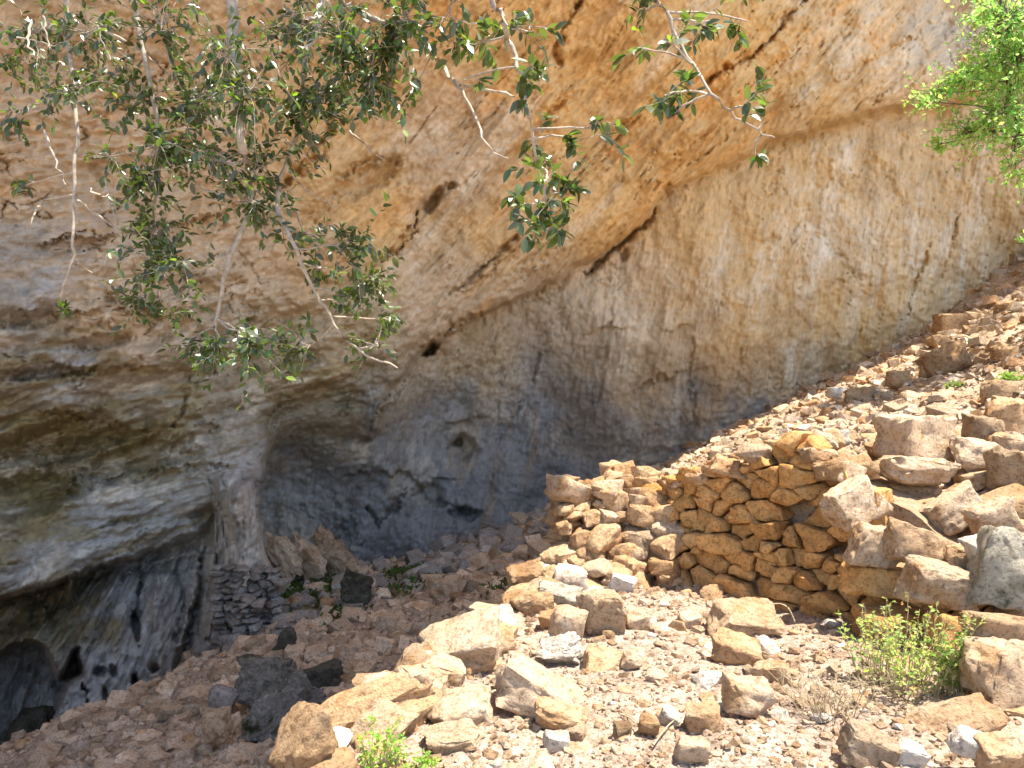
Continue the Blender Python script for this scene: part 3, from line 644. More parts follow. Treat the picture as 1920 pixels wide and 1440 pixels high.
B(1890, 1186, 130, 58, 'flat topped pale boulder above the ribbed one at the right edge', M_BLOCK, 4.35, seed=71, roll=6, boxy=.7, strata=.04, group=G2)
B(1896, 1076, 118, 160, 'tall grey white mossy boulder at the right edge', M_MOSSY, 4.75, seed=172, boxy=.6, roll=12, nz=.04, strata=0, group=G2)
# --- blocks tumbled at the right end of the wall
B(1731, 826, 134, 92, 'big square pitted block standing on the high end of the wall', M_BLOCK, 6.35, seed=73, boxy=.97, dep=.8, yaw=24, nplanes=4, group=G2, name='stone_block')
B(1728, 886, 140, 58, 'long slab under the big square block', M_BLOCK, 6.0, seed=74, roll=6, boxy=.75, group=G2, name='rock_slab')
B(1836, 857, 82, 66, 'pale pink boulder right of the big square block', M_BLOCK, 6.2, seed=75, roll=8, group=G2)
B(1900, 880, 64, 84, 'shaded brown boulder at the right edge beside the pale pink one', M_OCHRE, 5.9, seed=76, group=G2)
B(1608, 948, 104, 82, 'wedge shaped pale block overhanging the wall face', M_BLOCK, 5.62, seed=77, roll=-20, boxy=.7, group=G2, name='stone_block')
B(1646, 1026, 92, 84, 'rounded block with sunlit scratches, left one of the pair in the wall', M_BLOCK, 5.3, seed=78, roll=10, boxy=.5, group=G2, name='stone_block')
B(1722, 1026, 116, 82, 'rounded block with sunlit scratches, right one of the pair in the wall', M_BLOCK, 5.15, seed=79, roll=14, boxy=.5, group=G2, name='stone_block')
B(1716, 938, 110, 62, 'shaded ochre block under the long slab', M_STONE, 6.15, seed=80, group=G2, name='stone_block')
B(1800, 960, 110, 76, 'ribbed grey pink boulder right of the shaded hollow', M_BLOCK, 5.55, seed=81, roll=-30, strata=.05, group=G2)
B(1872, 978, 84, 66, 'pale tilted block beside the ribbed grey pink boulder', M_BLOCK, 5.2, seed=82, roll=-24, boxy=.7, group=G2, name='stone_block')
B(1816, 1054, 92, 52, 'orange block wedged under the ribbed grey pink boulder', M_STONE, 5.05, seed=83, roll=14, group=G2, name='stone_block')
B(1782, 1104, 140, 86, 'large pale block with hard shadows above the dark hollow', M_BLOCK, 4.85, seed=84, roll=10, boxy=.55, group=G2, name='stone_block')
B(1648, 1092, 112, 66, 'smooth brown block under the scratched pair', M_WALLST, 5.35, seed=85, boxy=.6, roll=8, group=G2, name='stone_block')
B(1850, 1030, 60, 46, 'small white faced stone left of the tall mossy boulder', M_WHITE, 4.9, seed=86, roll=-16, group=G2)
B(1700, 1195, 150, 90, 'brown block at the wall foot behind the herb', M_WALLST, 5.15, seed=87, group=G2, name='stone_block')
B(1800, 1210, 90, 110, 'shaded ochre block standing beside the dark hollow', M_WALLST, 4.8, seed=88, group=G2, name='stone_block')
# --- scree boulders
B(1780, 676, 84, 62, 'rounded brown boulder with two companions on the scree', M_STONE, None, seed=90, roll=-24, group=G4)
B(1752, 692, 40, 36, 'small orange boulder leaning on the rounded brown one', M_STONE, None, seed=91, group=G4)
B(1788, 606, 52, 36, 'square orange boulder highest on the scree near the cliff', M_STONE, None, seed=92, boxy=.9, group=G4)
B(1762, 640, 46, 26, 'flat orange boulder between the highest one and the rounded one', M_STONE, None, seed=93, group=G4)
B(1612, 742, 56, 34, 'orange boulder in the middle of the bright scree', M_STONE, None, seed=94, group=G4)
B(1572, 738, 36, 24, 'cream boulder left of the orange one in mid scree', M_WHITE, None, seed=95, group=G4)
B(1690, 712, 42, 36, 'half round orange boulder on the scree under a shaded stone', M_STONE, None, seed=96, group=G4)
B(1893, 796, 74, 110, 'big brown boulder at the right edge, above the two shaded ones', M_STONE, 7.2, seed=97, roll=14, group=G4)
B(1852, 806, 62, 58, 'shaded grey brown boulder behind the pale pink one', M_OCHRE, 7.0, seed=98, group=G4)
B(1880, 735, 60, 46, 'dark shaded boulder under the tree at the right edge', M_OCHRE, None, seed=99, group=G4)
B(1888, 660, 44, 34, 'orange brown boulder in dappled shade high on the right', M_STONE, None, seed=120, group=G4)
B(1660, 842, 64, 30, 'low orange boulder behind the wall top, left of the big square block', M_STONE, 6.9, seed=121, group=G4)
B(1570, 822, 54, 36, 'pale grey block lying on top of the wall', M_WHITE, 6.6, seed=122, group=G4, name='stone_block')
# --- shaded side
B(492, 1282, 130, 96, 'big dark lichen speckled boulder above the shaded rubble', M_LICHEN, 7.0, seed=130, nz=.2, boxy=.2, group=G3)
B(520, 1368, 170, 150, 'broken grey boulder under the lichen speckled one', M_LICHEN, 6.3, seed=131, nz=.2, boxy=.2, roll=-20, group=G3)
B(588, 1276, 112, 52, 'dark smooth slab leaning on the lichen speckled boulder', M_DARKST, 7.1, seed=132, roll=-14, boxy=.3, nz=.09, dep=.9, group=G3, name='rock_slab')
B(400, 1364, 56, 56, 'ochre boulder with a dark split, left of the broken grey one', M_OCHRE, 6.2, seed=133, group=G3)
B(412, 1312, 52, 42, 'light grey boulder left of the lichen speckled one', M_GREYST, 6.9, seed=134, roll=24, group=G3)
B(664, 1114, 60, 76, 'dark standing stone among the rubble', M_DARKST, 11.2, seed=135, boxy=.2, nz=.1, roll=8, group=G3)
B(532, 1218, 44, 78, 'dark thin slab propped up in the rubble', M_DARKST, 9.2, seed=136, roll=24, boxy=.4, nz=.09, dep=.5, group=G3, name='rock_slab')
B(536, 1042, 46, 108, 'red brown rock fin leaning beside the column', M_OCHRE, 12.6, seed=137, boxy=.15, nz=.12, roll=-30, dep=.8, strata=.06, group=G3)
B(574, 1050, 58, 104, 'orange rock fin, middle one behind the column', M_OCHRE, 12.8, seed=138, boxy=.15, nz=.12, roll=-34, strata=.06, group=G3)
B(622, 1052, 70, 84, 'orange rock fin farthest from the column', M_OCHRE, 13.0, seed=139, boxy=.15, nz=.12, roll=-36, strata=.06, group=G3)
B(606, 1016, 36, 60, 'thin red brown rock fin behind the orange ones', M_OCHRE, 13.4, seed=140, boxy=.15, nz=.12, roll=-38, group=G3)
B(556, 1124, 34, 20, 'smooth oval grey stone lying on the moss', M_GREYST, None, seed=141, boxy=0, group=G3)
B(48, 1368, 76, 80, 'dark boulder inside the grotto mouth', M_DARKST, 11.6, seed=142, group=G3)
B(800, 1225, 70, 26, 'brown slab among the shaded rubble below the big pink boulder', M_OCHRE, None, seed=143, group=G3, name='rock_slab')

# --- the dry stone wall: a face of fitted stones
def clip(poly, n, c):
    out = []
    for i in range(len(poly)):
        a, b = poly[i], poly[(i + 1) % len(poly)]; da, db = a @ n - c, b @ n - c
        if da <= 0: out.append(a)
        if (da < 0 < db) or (db < 0 < da): out.append(a + (b - a) * (da / (da - db)))
    return out
def cells(seeds, wts, box, sy):
    s = seeds * np.array([1, sy]); res = []
    x0, x1, y0, y1 = box
    for i in range(len(s)):
        poly = [np.array(z) * np.array([1, sy]) for z in ((x0, y0), (x1, y0), (x1, y1), (x0, y1))]
        for j in np.argsort(((s - s[i]) ** 2).sum(1))[1:26]:
            n = s[j] - s[i]; poly = clip(poly, n, (n @ (s[i] + s[j])) / 2 + (wts[i] - wts[j]) / 2)
            if len(poly) < 3: break
        res.append(np.array(poly) / np.array([1, sy]) if len(poly) >= 3 else None)
    return res
def stone_cell(poly, rs, gap, depth):
    """angular stone whose outline fills the cell poly (2-D); local verts (s, out, h)"""
    c = poly.mean(0); pl = poly - c
    size = np.sqrt(np.abs(np.sum(pl[:, 0] * np.roll(pl[:, 1], -1) - np.roll(pl[:, 0], -1) * pl[:, 1]) / 2))
    pl = pl * max(.5, 1 - gap / max(size, .03))
    tl = rs.normal(size=2) * .22; P3 = []
    for x, h_ in pl:
        ins = rs.uniform(.84, .99); f0 = rs.uniform(.01, .05) + .10 * size * rs.uniform(0, 1)
        P3.append((x, -f0 * .6 + min(.06, max(-.06, x * tl[0] + h_ * tl[1])), h_)); P3.append((x * ins, f0 * .35 + min(.08, max(-.05, x * tl[0] + h_ * tl[1])), h_ * ins)); P3.append((x * .8, -depth, h_ * .8))
    for _ in range(2): 
        a = rs.uniform(-.4, .4, 2) * np.ptp(pl, axis=0) / 2; P3.append((a[0], rs.uniform(.02, .045) + a @ tl, a[1]))
    bm = bmesh.new()
    for p_ in P3: bm.verts.new(p_)
    h = bmesh.ops.convex_hull(bm, input=bm.verts)
    bmesh.ops.delete(bm, geom=list({g for g in h['geom_interior'] + h['geom_unused'] if isinstance(g, bmesh.types.BMVert)}), context='VERTS')
    bmesh.ops.dissolve_limit(bm, angle_limit=math.radians(9), verts=bm.verts, edges=bm.edges)
    bmesh.ops.bevel(bm, geom=bm.edges[:], offset=.010, segments=1, affect='EDGES', clamp_overlap=True)
    bmesh.ops.triangulate(bm, faces=bm.faces)
    bmesh.ops.subdivide_edges(bm, edges=[e for e in bm.edges if e.calc_length() > .05], cuts=2, use_grid_fill=True)
    bmesh.ops.triangulate(bm, faces=bm.faces); bm.verts.index_update()
    V = np.array([x.co[:] for x in bm.verts]); Fc = np.array([[y.index for y in x.verts] for x in bm.faces]); bm.free()
    off = rs.uniform(0, 60, 3)
    n_ = pn(V * 7 + off) * .016 + pn(V * 17 + off) * .014 - np.abs(pn(V * 22 + off + 9)) * .018
    V = V + (V / (np.linalg.norm(V, axis=1)[:, None] + 1e-6)) * n_[:, None]
    return V, Fc, c
wall = thing('dry_stone_wall', 'ruined dry stone wall of fitted orange limestone on the terrace', 'wall', (WALL_A.x, WALL_A.y, -1.78))
tdir = (WALL_B - WALL_A).normalized(); wl = (WALL_B - WALL_A).length; ndir = Vector((tdir.y, -tdir.x)) 
if ndir.y > 0: ndir = -ndir
def wall_top(s):
    return np.interp(s, [-.05, .25, .55, .75, .95, 1.2, 1.45, 1.6, 1.8, 2.1, 2.45, 2.9], [.96, .97, 1.02, 1.1, 1.16, 1.30, 1.40, 1.42, 1.28, 1.1, .98, .6])
rs = np.random.default_rng(42)
seeds, wts = [], []
h = .05
while h < 1.55:
    ch = rs.uniform(.10, .17); x = -.15 + rs.uniform(0, .2)
    while x < wl + .35:
        cw = rs.choice([rs.uniform(.07, .15), rs.uniform(.18, .36)], p=[.42, .58])
        seeds.append((x + cw / 2, h + ch / 2 + rs.normal() * .045 + .06 * math.sin(x * 2.6 + h * 3))); wts.append((cw * .38) ** 2 * rs.uniform(.4, 1.3)); x += cw
    h += ch
seeds = np.array(seeds); wts = np.array(wts)
PW = np.array([WALL_A.x, WALL_A.y]); T2 = np.array(tdir[:]); N2 = np.array(ndir[:])
BATTER = .13
for sd, poly in zip(seeds, cells(seeds, wts, (-.2, wl + .4, -.12, 1.7), 1.75)):
    if poly is None or sd[1] > wall_top(sd[0]) - .03: continue
    if sd[0] > 2.25 and sd[1] > .55: continue
    V, Fc, c = stone_cell(poly, rs, .004, .22)
    o = rs.normal() * .034 - BATTER * c[1]
    if rs.random() < .05: continue
    ra = rs.normal() * .07; V = np.c_[V[:, 0] * math.cos(ra) - V[:, 2] * math.sin(ra), V[:, 1], V[:, 0] * math.sin(ra) + V[:, 2] * math.cos(ra)] * rs.uniform(.95, 1.07)
    base2 = PW + T2 * c[0] + N2 * (o + .05)
    Wv = np.c_[V[:, :1] * T2[None] + V[:, 1:2] * N2[None], V[:, 2]]
    Wv = np.c_[Wv[:, 0], Wv[:, 1], V[:, 2]]
    link('stone', mesh_np('stone', Wv, Fc, True, [M_WALLST], sharp=48), wall, Matrix.Translation((base2[0], base2[1], -1.80 + c[1])))
# core of small packing behind the face
sc_ = np.linspace(-.1, wl + .45, 40); cvs, cfs = [], []
for i, s_ in enumerate(sc_):
    tp = float(wall_top(s_)) - .10
    for (o, z) in ((-.14, -.2), (-.14 - BATTER * tp * .9, tp), (-.75, tp - .02), (-.8, -.2)):
        b2 = PW + T2 * s_ + N2 * o; cvs.append((b2[0], b2[1], -1.80 + z))
    if i: cfs += [((i - 1) * 4 + k, i * 4 + k, i * 4 + (k + 1) % 4, (i - 1) * 4 + (k + 1) % 4) for k in range(4)]
cfs_np = np.array(cfs); link('packing', mesh_np('packing', cvs, cfs_np, False, [M_OCHRE]), wall)
def wstone(x, y, z, sx, sy, sz, i, mat, parent=wall, name='stone', sub=3):
    M = Matrix.Translation((x, y, z)) @ orient(random.uniform(0, 360), random.uniform(-18, 18), random.uniform(-18, 18)) @ Matrix.Diagonal((sx, sy, sz, 1))
    return link(name, variant(mat, i, sub), parent, M)
random.seed(3)
# capping stones along the wall head
for k in range(70):                                   # chips wedged into the joints
    s_ = random.uniform(0, wl * .85); h_ = random.uniform(.05, float(wall_top(s_)) - .1); b2 = PW + T2 * s_ + N2 * (.03 - BATTER * h_)
    r_ = random.uniform(.022, .05); wstone(b2[0], b2[1], -1.8 + h_, r_ * 1.4, r_, r_ * .8, random.randrange(24), M_WALLST, sub=2)
for k in range(64):
    s_ = random.uniform(0, wl * .9); o = random.uniform(-.55, -.06); b2 = PW + T2 * s_ + N2 * o
    z = -1.80 + float(wall_top(s_)) - .06 - (.0 if o < -.2 else .02)
    if s_ > 2.0: continue
    r_ = random.uniform(.05, .125); wstone(b2[0], b2[1], z, r_ * random.uniform(1, 1.5), r_ * random.uniform(.9, 1.2), r_ * random.uniform(.6, .85), random.randrange(24), random.choice([M_STONE, M_STONE, M_BLOCK]))
# collapsed left leg: stones stepping back as they rise
mv = []
for layer in range(9):
    z = -1.70 + layer * .115
    yf = 6.82 + layer * .085
    for row in range(3):
        x = .45 + .008 * layer + random.uniform(-.03, .03)
        while x < 1.42:
            r_ = random.choice([random.uniform(.06, .10), random.uniform(.10, .17)])
            ztop = np.interp(x, [.4, .55, .8, 1.0, 1.3], [-1.02, -.94, -.93, -.88, -.82])
            if z < ztop: wstone(x, yf + row * .2 + random.uniform(-.08, .08), z + random.uniform(-.05, .05), r_ * random.uniform(.9, 1.5), r_ * 1.1, r_ * random.uniform(.6, 1.0), random.randrange(24), random.choice([M_STONE, M_STONE, M_STONE, M_BLOCK]))
            x += r_ * random.uniform(1.4, 2.0)
link('packing', mesh_np('packing', [(.52, 7.08, -2), (1.35, 7.08, -2), (1.35, 7.58, -1.02), (.62, 7.58, -1.14), (.48, 8.0, -2.6), (1.35, 8.0, -2.3), (1.35, 7.8, -1.0), (.58, 7.8, -1.1)],
     [(0, 1, 2, 3), (3, 2, 6, 7), (7, 6, 5, 4), (0, 3, 7, 4), (1, 5, 6, 2)], False, [M_OCHRE]), wall)

# --- small ruined wall of grey stones by the column
ruin = thing('ruined_wall', 'small ruined wall of stacked grey stones at the foot of the column', 'wall', tuple(P(460, 1200, 11.0)))
for (u0, u1, v0, v1, D_) in ((402, 446, 1062, 1205, 11.0), (468, 522, 1066, 1200, 11.2), (440, 475, 1120, 1205, 10.8), (515, 640, 1170, 1205, 10.8)):
    v = v1
    while v > v0:
        u = u0 + random.uniform(-4, 4); hp = random.uniform(8, 13)
        while u < u1:
            wp = random.uniform(14, 28); c = P(u + wp / 2, v - hp / 2, D_ + random.uniform(-.05, .15)); k_ = D_ / F
            M = Matrix.Translation(c) @ orient(random.uniform(-25, 25), random.uniform(-7, 7), random.uniform(-8, 8)) @ Matrix.Diagonal((wp * k_ * .56, .16, hp * k_ * .58, 1))
            link('stone', variant(M_GREYST, random.randrange(24)), ruin, M); u += wp
        v -= hp

# --- loose stones: the larger ones singly, the small ones as rubble
def scatter(nm, sel, n_single, n_rub, px_lo, px_hi, mats, rub_tints, rub_px, seed, sub_rub=1, pareto=1.6):
    r = np.random.default_rng(seed); idx = np.nonzero(sel)[0]
    wgt = (1 / np.hypot(pp[idx, 0], pp[idx, 1])) ** .4; wgt /= wgt.sum()
    ch = r.choice(idx, n_single, replace=False, p=wgt)
    for a in ch:
        x, y, z = pp[a]; s_px = min(px_hi, px_lo * (1 + r.pareto(pareto)))
        h = s_px / 2 * y / F
        M = Matrix.Translation((x, y, z + h * r.uniform(-.25, .25))) @ orient(r.uniform(0, 360), r.uniform(-20, 20), r.uniform(-20, 20)) @ Matrix.Diagonal((h * r.uniform(.9, 1.35), h * r.uniform(.8, 1.1), h * r.uniform(.5, .85), 1))
        mt = mats[r.integers(len(mats))]
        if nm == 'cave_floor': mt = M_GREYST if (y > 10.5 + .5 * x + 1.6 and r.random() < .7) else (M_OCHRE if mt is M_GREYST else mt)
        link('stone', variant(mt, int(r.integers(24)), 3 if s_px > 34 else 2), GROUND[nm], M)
    ch = r.choice(idx, n_rub, replace=True, p=wgt)
    protos = [rock_np(900 + k, sub_rub, (k % 5) / 5, nplanes=4, nz=0) for k in range(12)]
    Vs, Fs, Cs = [], [], []; off = 0
    for a in ch:
        v, f = protos[r.integers(12)]
        x, y, z = pp[a]; h = min(rub_px * 3.6, rub_px * (.5 + .6 * r.pareto(1.7))) / 2 * y / F
        R3 = np.array(orient(r.uniform(0, 360), r.uniform(-30, 30), r.uniform(-30, 30)).to_3x3())
        w_ = (v * h * np.array([r.uniform(.9, 1.4), r.uniform(.8, 1.1), r.uniform(.5, .9)])) @ R3.T + np.array([x + r.normal() * .02, y + r.normal() * .03, z + h * .12])
        Vs.append(w_); Fs.append(f + off); off += len(v)
        t_ = np.array(rub_tints[r.integers(len(rub_tints))]) * r.uniform(.8, 1.2)
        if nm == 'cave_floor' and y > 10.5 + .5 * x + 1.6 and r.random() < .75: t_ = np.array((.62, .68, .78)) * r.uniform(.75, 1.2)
        Cs.append(np.tile(t_, (len(v), 1)))
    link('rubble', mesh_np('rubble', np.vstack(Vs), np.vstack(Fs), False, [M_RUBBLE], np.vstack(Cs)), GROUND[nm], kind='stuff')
px = 960 + pp[:, 0] / np.maximum(pp[:, 1], .1) * F; py = 720 - pp[:, 2] / np.maximum(pp[:, 1], .1) * F
inview = (pp[:, 1] > 2.5) & (px > -120) & (px < 2040) & (py < 1560) & (py > 200)
sc_sel = inview & (zone == 1) & (py < 980) & (pp[:, 1] < 21)
cv_sel = inview & (zone == 2) & (pp[:, 1] < 17)
te_sel = inview & (zone == 0)
scatter('terrace_ground', te_sel, 235, 9500, 13, 46, [M_STONE, M_BLOCK, M_BLOCK, M_WHITE], [(.9, .86, .82), (1.05, 1.06, 1.06), (.75, .66, .58), (.85, .72, .6), (.66, .6, .55)], 5, 1, 1)
scatter('scree_slope', sc_sel, 225, 6500, 10, 34, [M_STONE, M_BLOCK, M_BLOCK], [(1, .98, .95), (1.1, 1.12, 1.15), (.9, .7, .5), (.75, .7, .65)], 7, 2, 1)
scatter('cave_floor', cv_sel, 290, 6000, 14, 44, [M_STONE, M_OCHRE, M_OCHRE, M_GREYST], [(1.15, 1.07, .98), (1.05, .98, .9), (1.25, 1.18, 1.1), (.85, .78, .7)], 11, 3, 1)

# --- packed rocks along the terrace edge and the heap at the right
r = random.Random(31)
def packed(gn, x, y, h, mat, up=.15):
    z = gz(x, y) + h * up
    M = Matrix.Translation((x, y, z)) @ orient(r.uniform(0, 360), r.uniform(-16, 16), r.uniform(-4, 24)) @ Matrix.Diagonal((h * r.uniform(.95, 1.5), h * r.uniform(.9, 1.2), h * r.uniform(.6, .9), 1))
    link('stone', variant(mat, r.randrange(24), 3), GROUND[gn], M)
ed = [Vector(p) for p in EDGE[3:]]
for k in range(56):
    i = r.randrange(len(ed) - 1); p_ = ed[i].lerp(ed[i + 1], r.random()); off = r.uniform(.0, .38)
    packed('terrace_ground', p_.x + off, p_.y - off * .25 + r.uniform(-.1, .1), r.uniform(.06, .15), r.choice([M_STONE, M_BLOCK, M_BLOCK, M_STONE, M_WHITE]), .3)
for k in range(72):
    u_, v_ = r.uniform(1590, 1925), r.uniform(830, 1330)
    if v_ > 1120 and u_ < 1800: continue
    D_ = hit(u_, v_)
    if not D_ or D_ > 9: continue
    p_ = P(u_, v_, D_); packed('scree_slope', p_.x, p_.y, r.uniform(14, 42) / F * D_, r.choice([M_STONE, M_BLOCK, M_BLOCK, M_STONE]), .25)

# ------------------------------------------------------------------ plants
def tube_np(pts, r0, r1, n=6):
    pts = [Vector(p) for p in pts]; V, Fq = [], []
    for i, p in enumerate(pts):
        d = (pts[min(i + 1, len(pts) - 1)] - pts[max(i - 1, 0)]).normalized(); a = d.orthogonal().normalized(); b = d.cross(a)
        r_ = r0 + (r1 - r0) * i / (len(pts) - 1)
        V += [tuple(p + (a * math.cos(k * 2 * math.pi / n) + b * math.sin(k * 2 * math.pi / n)) * r_) for k in range(n)]
        if i: Fq += [((i - 1) * n + k, (i - 1) * n + (k + 1) % n, i * n + (k + 1) % n, i * n + k) for k in range(n)]
    return np.array(V), np.array(Fq)
class Tubes:
    def __init__(s): s.V, s.F, s.o = [], [], 0
    def add(s, pts, r0, r1, n=5):
        v, f = tube_np(pts, r0, r1, n); s.V.append(v); s.F.append(f + s.o); s.o += len(v)
    def mesh(s, name, mat): return mesh_np(name, np.vstack(s.V), np.vstack(s.F), True, [mat])
def smooth_path(pts, n=5, jit=0.0, r=random):
    pts = [Vector(p) for p in pts]; out = []
    for i in range(len(pts) - 1):
        p0, p1, p2, p3 = pts[max(i - 1, 0)], pts[i], pts[i + 1], pts[min(i + 2, len(pts) - 1)]
        for k in range(n):
            t = k / n; q_ = .5 * ((2 * p1) + (p2 - p0) * t + (2 * p0 - 5 * p1 + 4 * p2 - p3) * t * t + (3 * p1 - p0 - 3 * p2 + p3) * t ** 3)
            if jit: q_ += Vector((r.gauss(0, jit), r.gauss(0, jit), r.gauss(0, jit)))
            out.append(q_)
    return out + [pts[-1]]
# leaf shapes: length 1 along X, folded and bowed
def leaf_shape(wd=.25, fold=.12, bow=.12):
    xs = [0, .22, .5, .78, 1]; hw = [.02, .8, 1, .62, .0]
    V = [];
    for x, h_ in zip(xs, hw):
        b_ = -bow * (x - .1) ** 2
        V += [(x, -h_ * wd, b_ + fold * h_ * wd * 2), (x, 0, b_), (x, h_ * wd, b_ + fold * h_ * wd * 2)]
    Fq = []
    for i in range(4):
        a = i * 3; Fq += [(a, a + 3, a + 4, a + 1), (a + 1, a + 4, a + 5, a + 2)]
    return np.array(V), np.array(Fq)
def leaf_quad(wd=.3):
    return np.array([(0, 0, 0), (.5, -wd, .06), (1, 0, -.08), (.5, wd, .06)]), np.array([(0, 1, 2, 3)])
def leaf_matrix(pos, d, L, r=random):
    d = d.normalized(); up = Vector((r.gauss(.1, .6), r.gauss(-.55, .6), 1)).normalized()
    y = up.cross(d); y = y.normalized() if y.length > 1e-3 else d.orthogonal().normalized(); z = d.cross(y)
    M = Matrix((( d.x, y.x, z.x, pos.x), (d.y, y.y, z.y, pos.y), (d.z, y.z, z.z, pos.z), (0, 0, 0, 1)))
    return M @ Matrix.Diagonal((L, L, L, 1))
def leaves_mesh(name, mats4, shape, mat, cols):
    v, f = shape; A_ = np.array([np.array(m) for m in mats4]); n = len(A_)
    W_ = np.einsum('nij,vj->nvi', A_[:, :3, :3], v) + A_[:, None, :3, 3]
    Fq = (f[None] + (np.arange(n) * len(v))[:, None, None]).reshape(-1, f.shape[1])
    return mesh_np(name, W_.reshape(-1, 3), Fq, False, [mat], np.repeat(np.array(cols), len(v), 0))
def twig_cluster(tb, anchor, centre, radius, nleaf, L, r, rad=.0022, droop=.3, flat=1.0):
    """twigs run from anchor into a ball round centre; returns leaf matrices"""
    out = []; per = 9; nt_ = max(1, nleaf // per)
    mid0 = anchor.lerp(centre, .55) + Vector((r.gauss(0, .15), r.gauss(0, .15), r.gauss(0, .1))) * radius
    tb.add(smooth_path([anchor, mid0, centre], 4, radius * .02, r), rad * 1.7, rad, 5)
    for k in range(nt_):
        s_ = mid0.lerp(centre, r.uniform(.0, 1.0))
        tgt = centre + Vector((r.gauss(0, .55), r.gauss(0, .55) * flat, r.gauss(0, .55) - droop * .3)) * radius
        mid = s_.lerp(tgt, .5) + Vector((r.gauss(0, .12), r.gauss(0, .12), r.gauss(0, .12) + .1)) * radius
        path = smooth_path([s_, mid, tgt], 5, radius * .012, r); tb.add(path, rad * .75, rad * .3, 4)
        for j in range(per):
            t = .3 + .7 * j / (per - 1); i = min(len(path) - 2, int(t * (len(path) - 1))); p_ = path[i].lerp(path[i + 1], t * (len(path) - 1) - i)
            d_ = (path[i + 1] - path[i]).normalized(); sd = d_.orthogonal().normalized(); sd.rotate(Quaternion(d_, r.uniform(0, 6.28)))
            dd = d_ * r.uniform(.3, .9) + sd * r.uniform(.5, 1.0) + Vector((0, 0, -droop * r.uniform(0, .6)))
            out.append(leaf_matrix(p_, dd, L * r.uniform(.6, 1.15), r))
    return out

# --- evergreen tree whose branches hang into the picture
r = random.Random(12)
tree = thing('evergreen_tree', 'evergreen tree with glossy dark leaves, its branches hanging in from above', 'tree', (-2.45, .35, -1.78))
tt = Tubes(); tt.add(smooth_path([(-2.45, .35, -1.95), (-2.4, .45, -.6), (-2.25, .65, .6), (-1.95, 1.0, 1.35)], 6, .01, r), .13, .07, 12)
link('trunk', tt.mesh('trunk', M_BARK), tree)
limb = [Vector(p) for p in ((-1.95, 1.0, 1.35), (-1.5, 1.5, 1.62), (-.85, 1.9, 1.7), (-.2, 2.05, 1.75), (.45, 2.1, 1.7), (.9, 2.15, 1.6))]
tt = Tubes(); tt.add(smooth_path(limb, 6, .008, r), .07, .02, 10); link('limb', tt.mesh('limb', M_BARK), tree)
LA, LB, LC = leaf_shape(.24), leaf_shape(.30, .2, .2), leaf_shape(.2, .05, .05)
leaf_meshes = [mesh_np('leaf', s_[0], s_[1], False, [M_LEAF1]) for s_ in (LA, LB, LC)]
def greens(n, r):
    c = []
    for _ in range(n):
        x = r.random()
        c.append((.15, .22, .03) if x > .94 else ((.085, .12, .035) if x > .65 else (.052 * r.uniform(.7, 1.3), .072 * r.uniform(.7, 1.3), .024)))
    return c
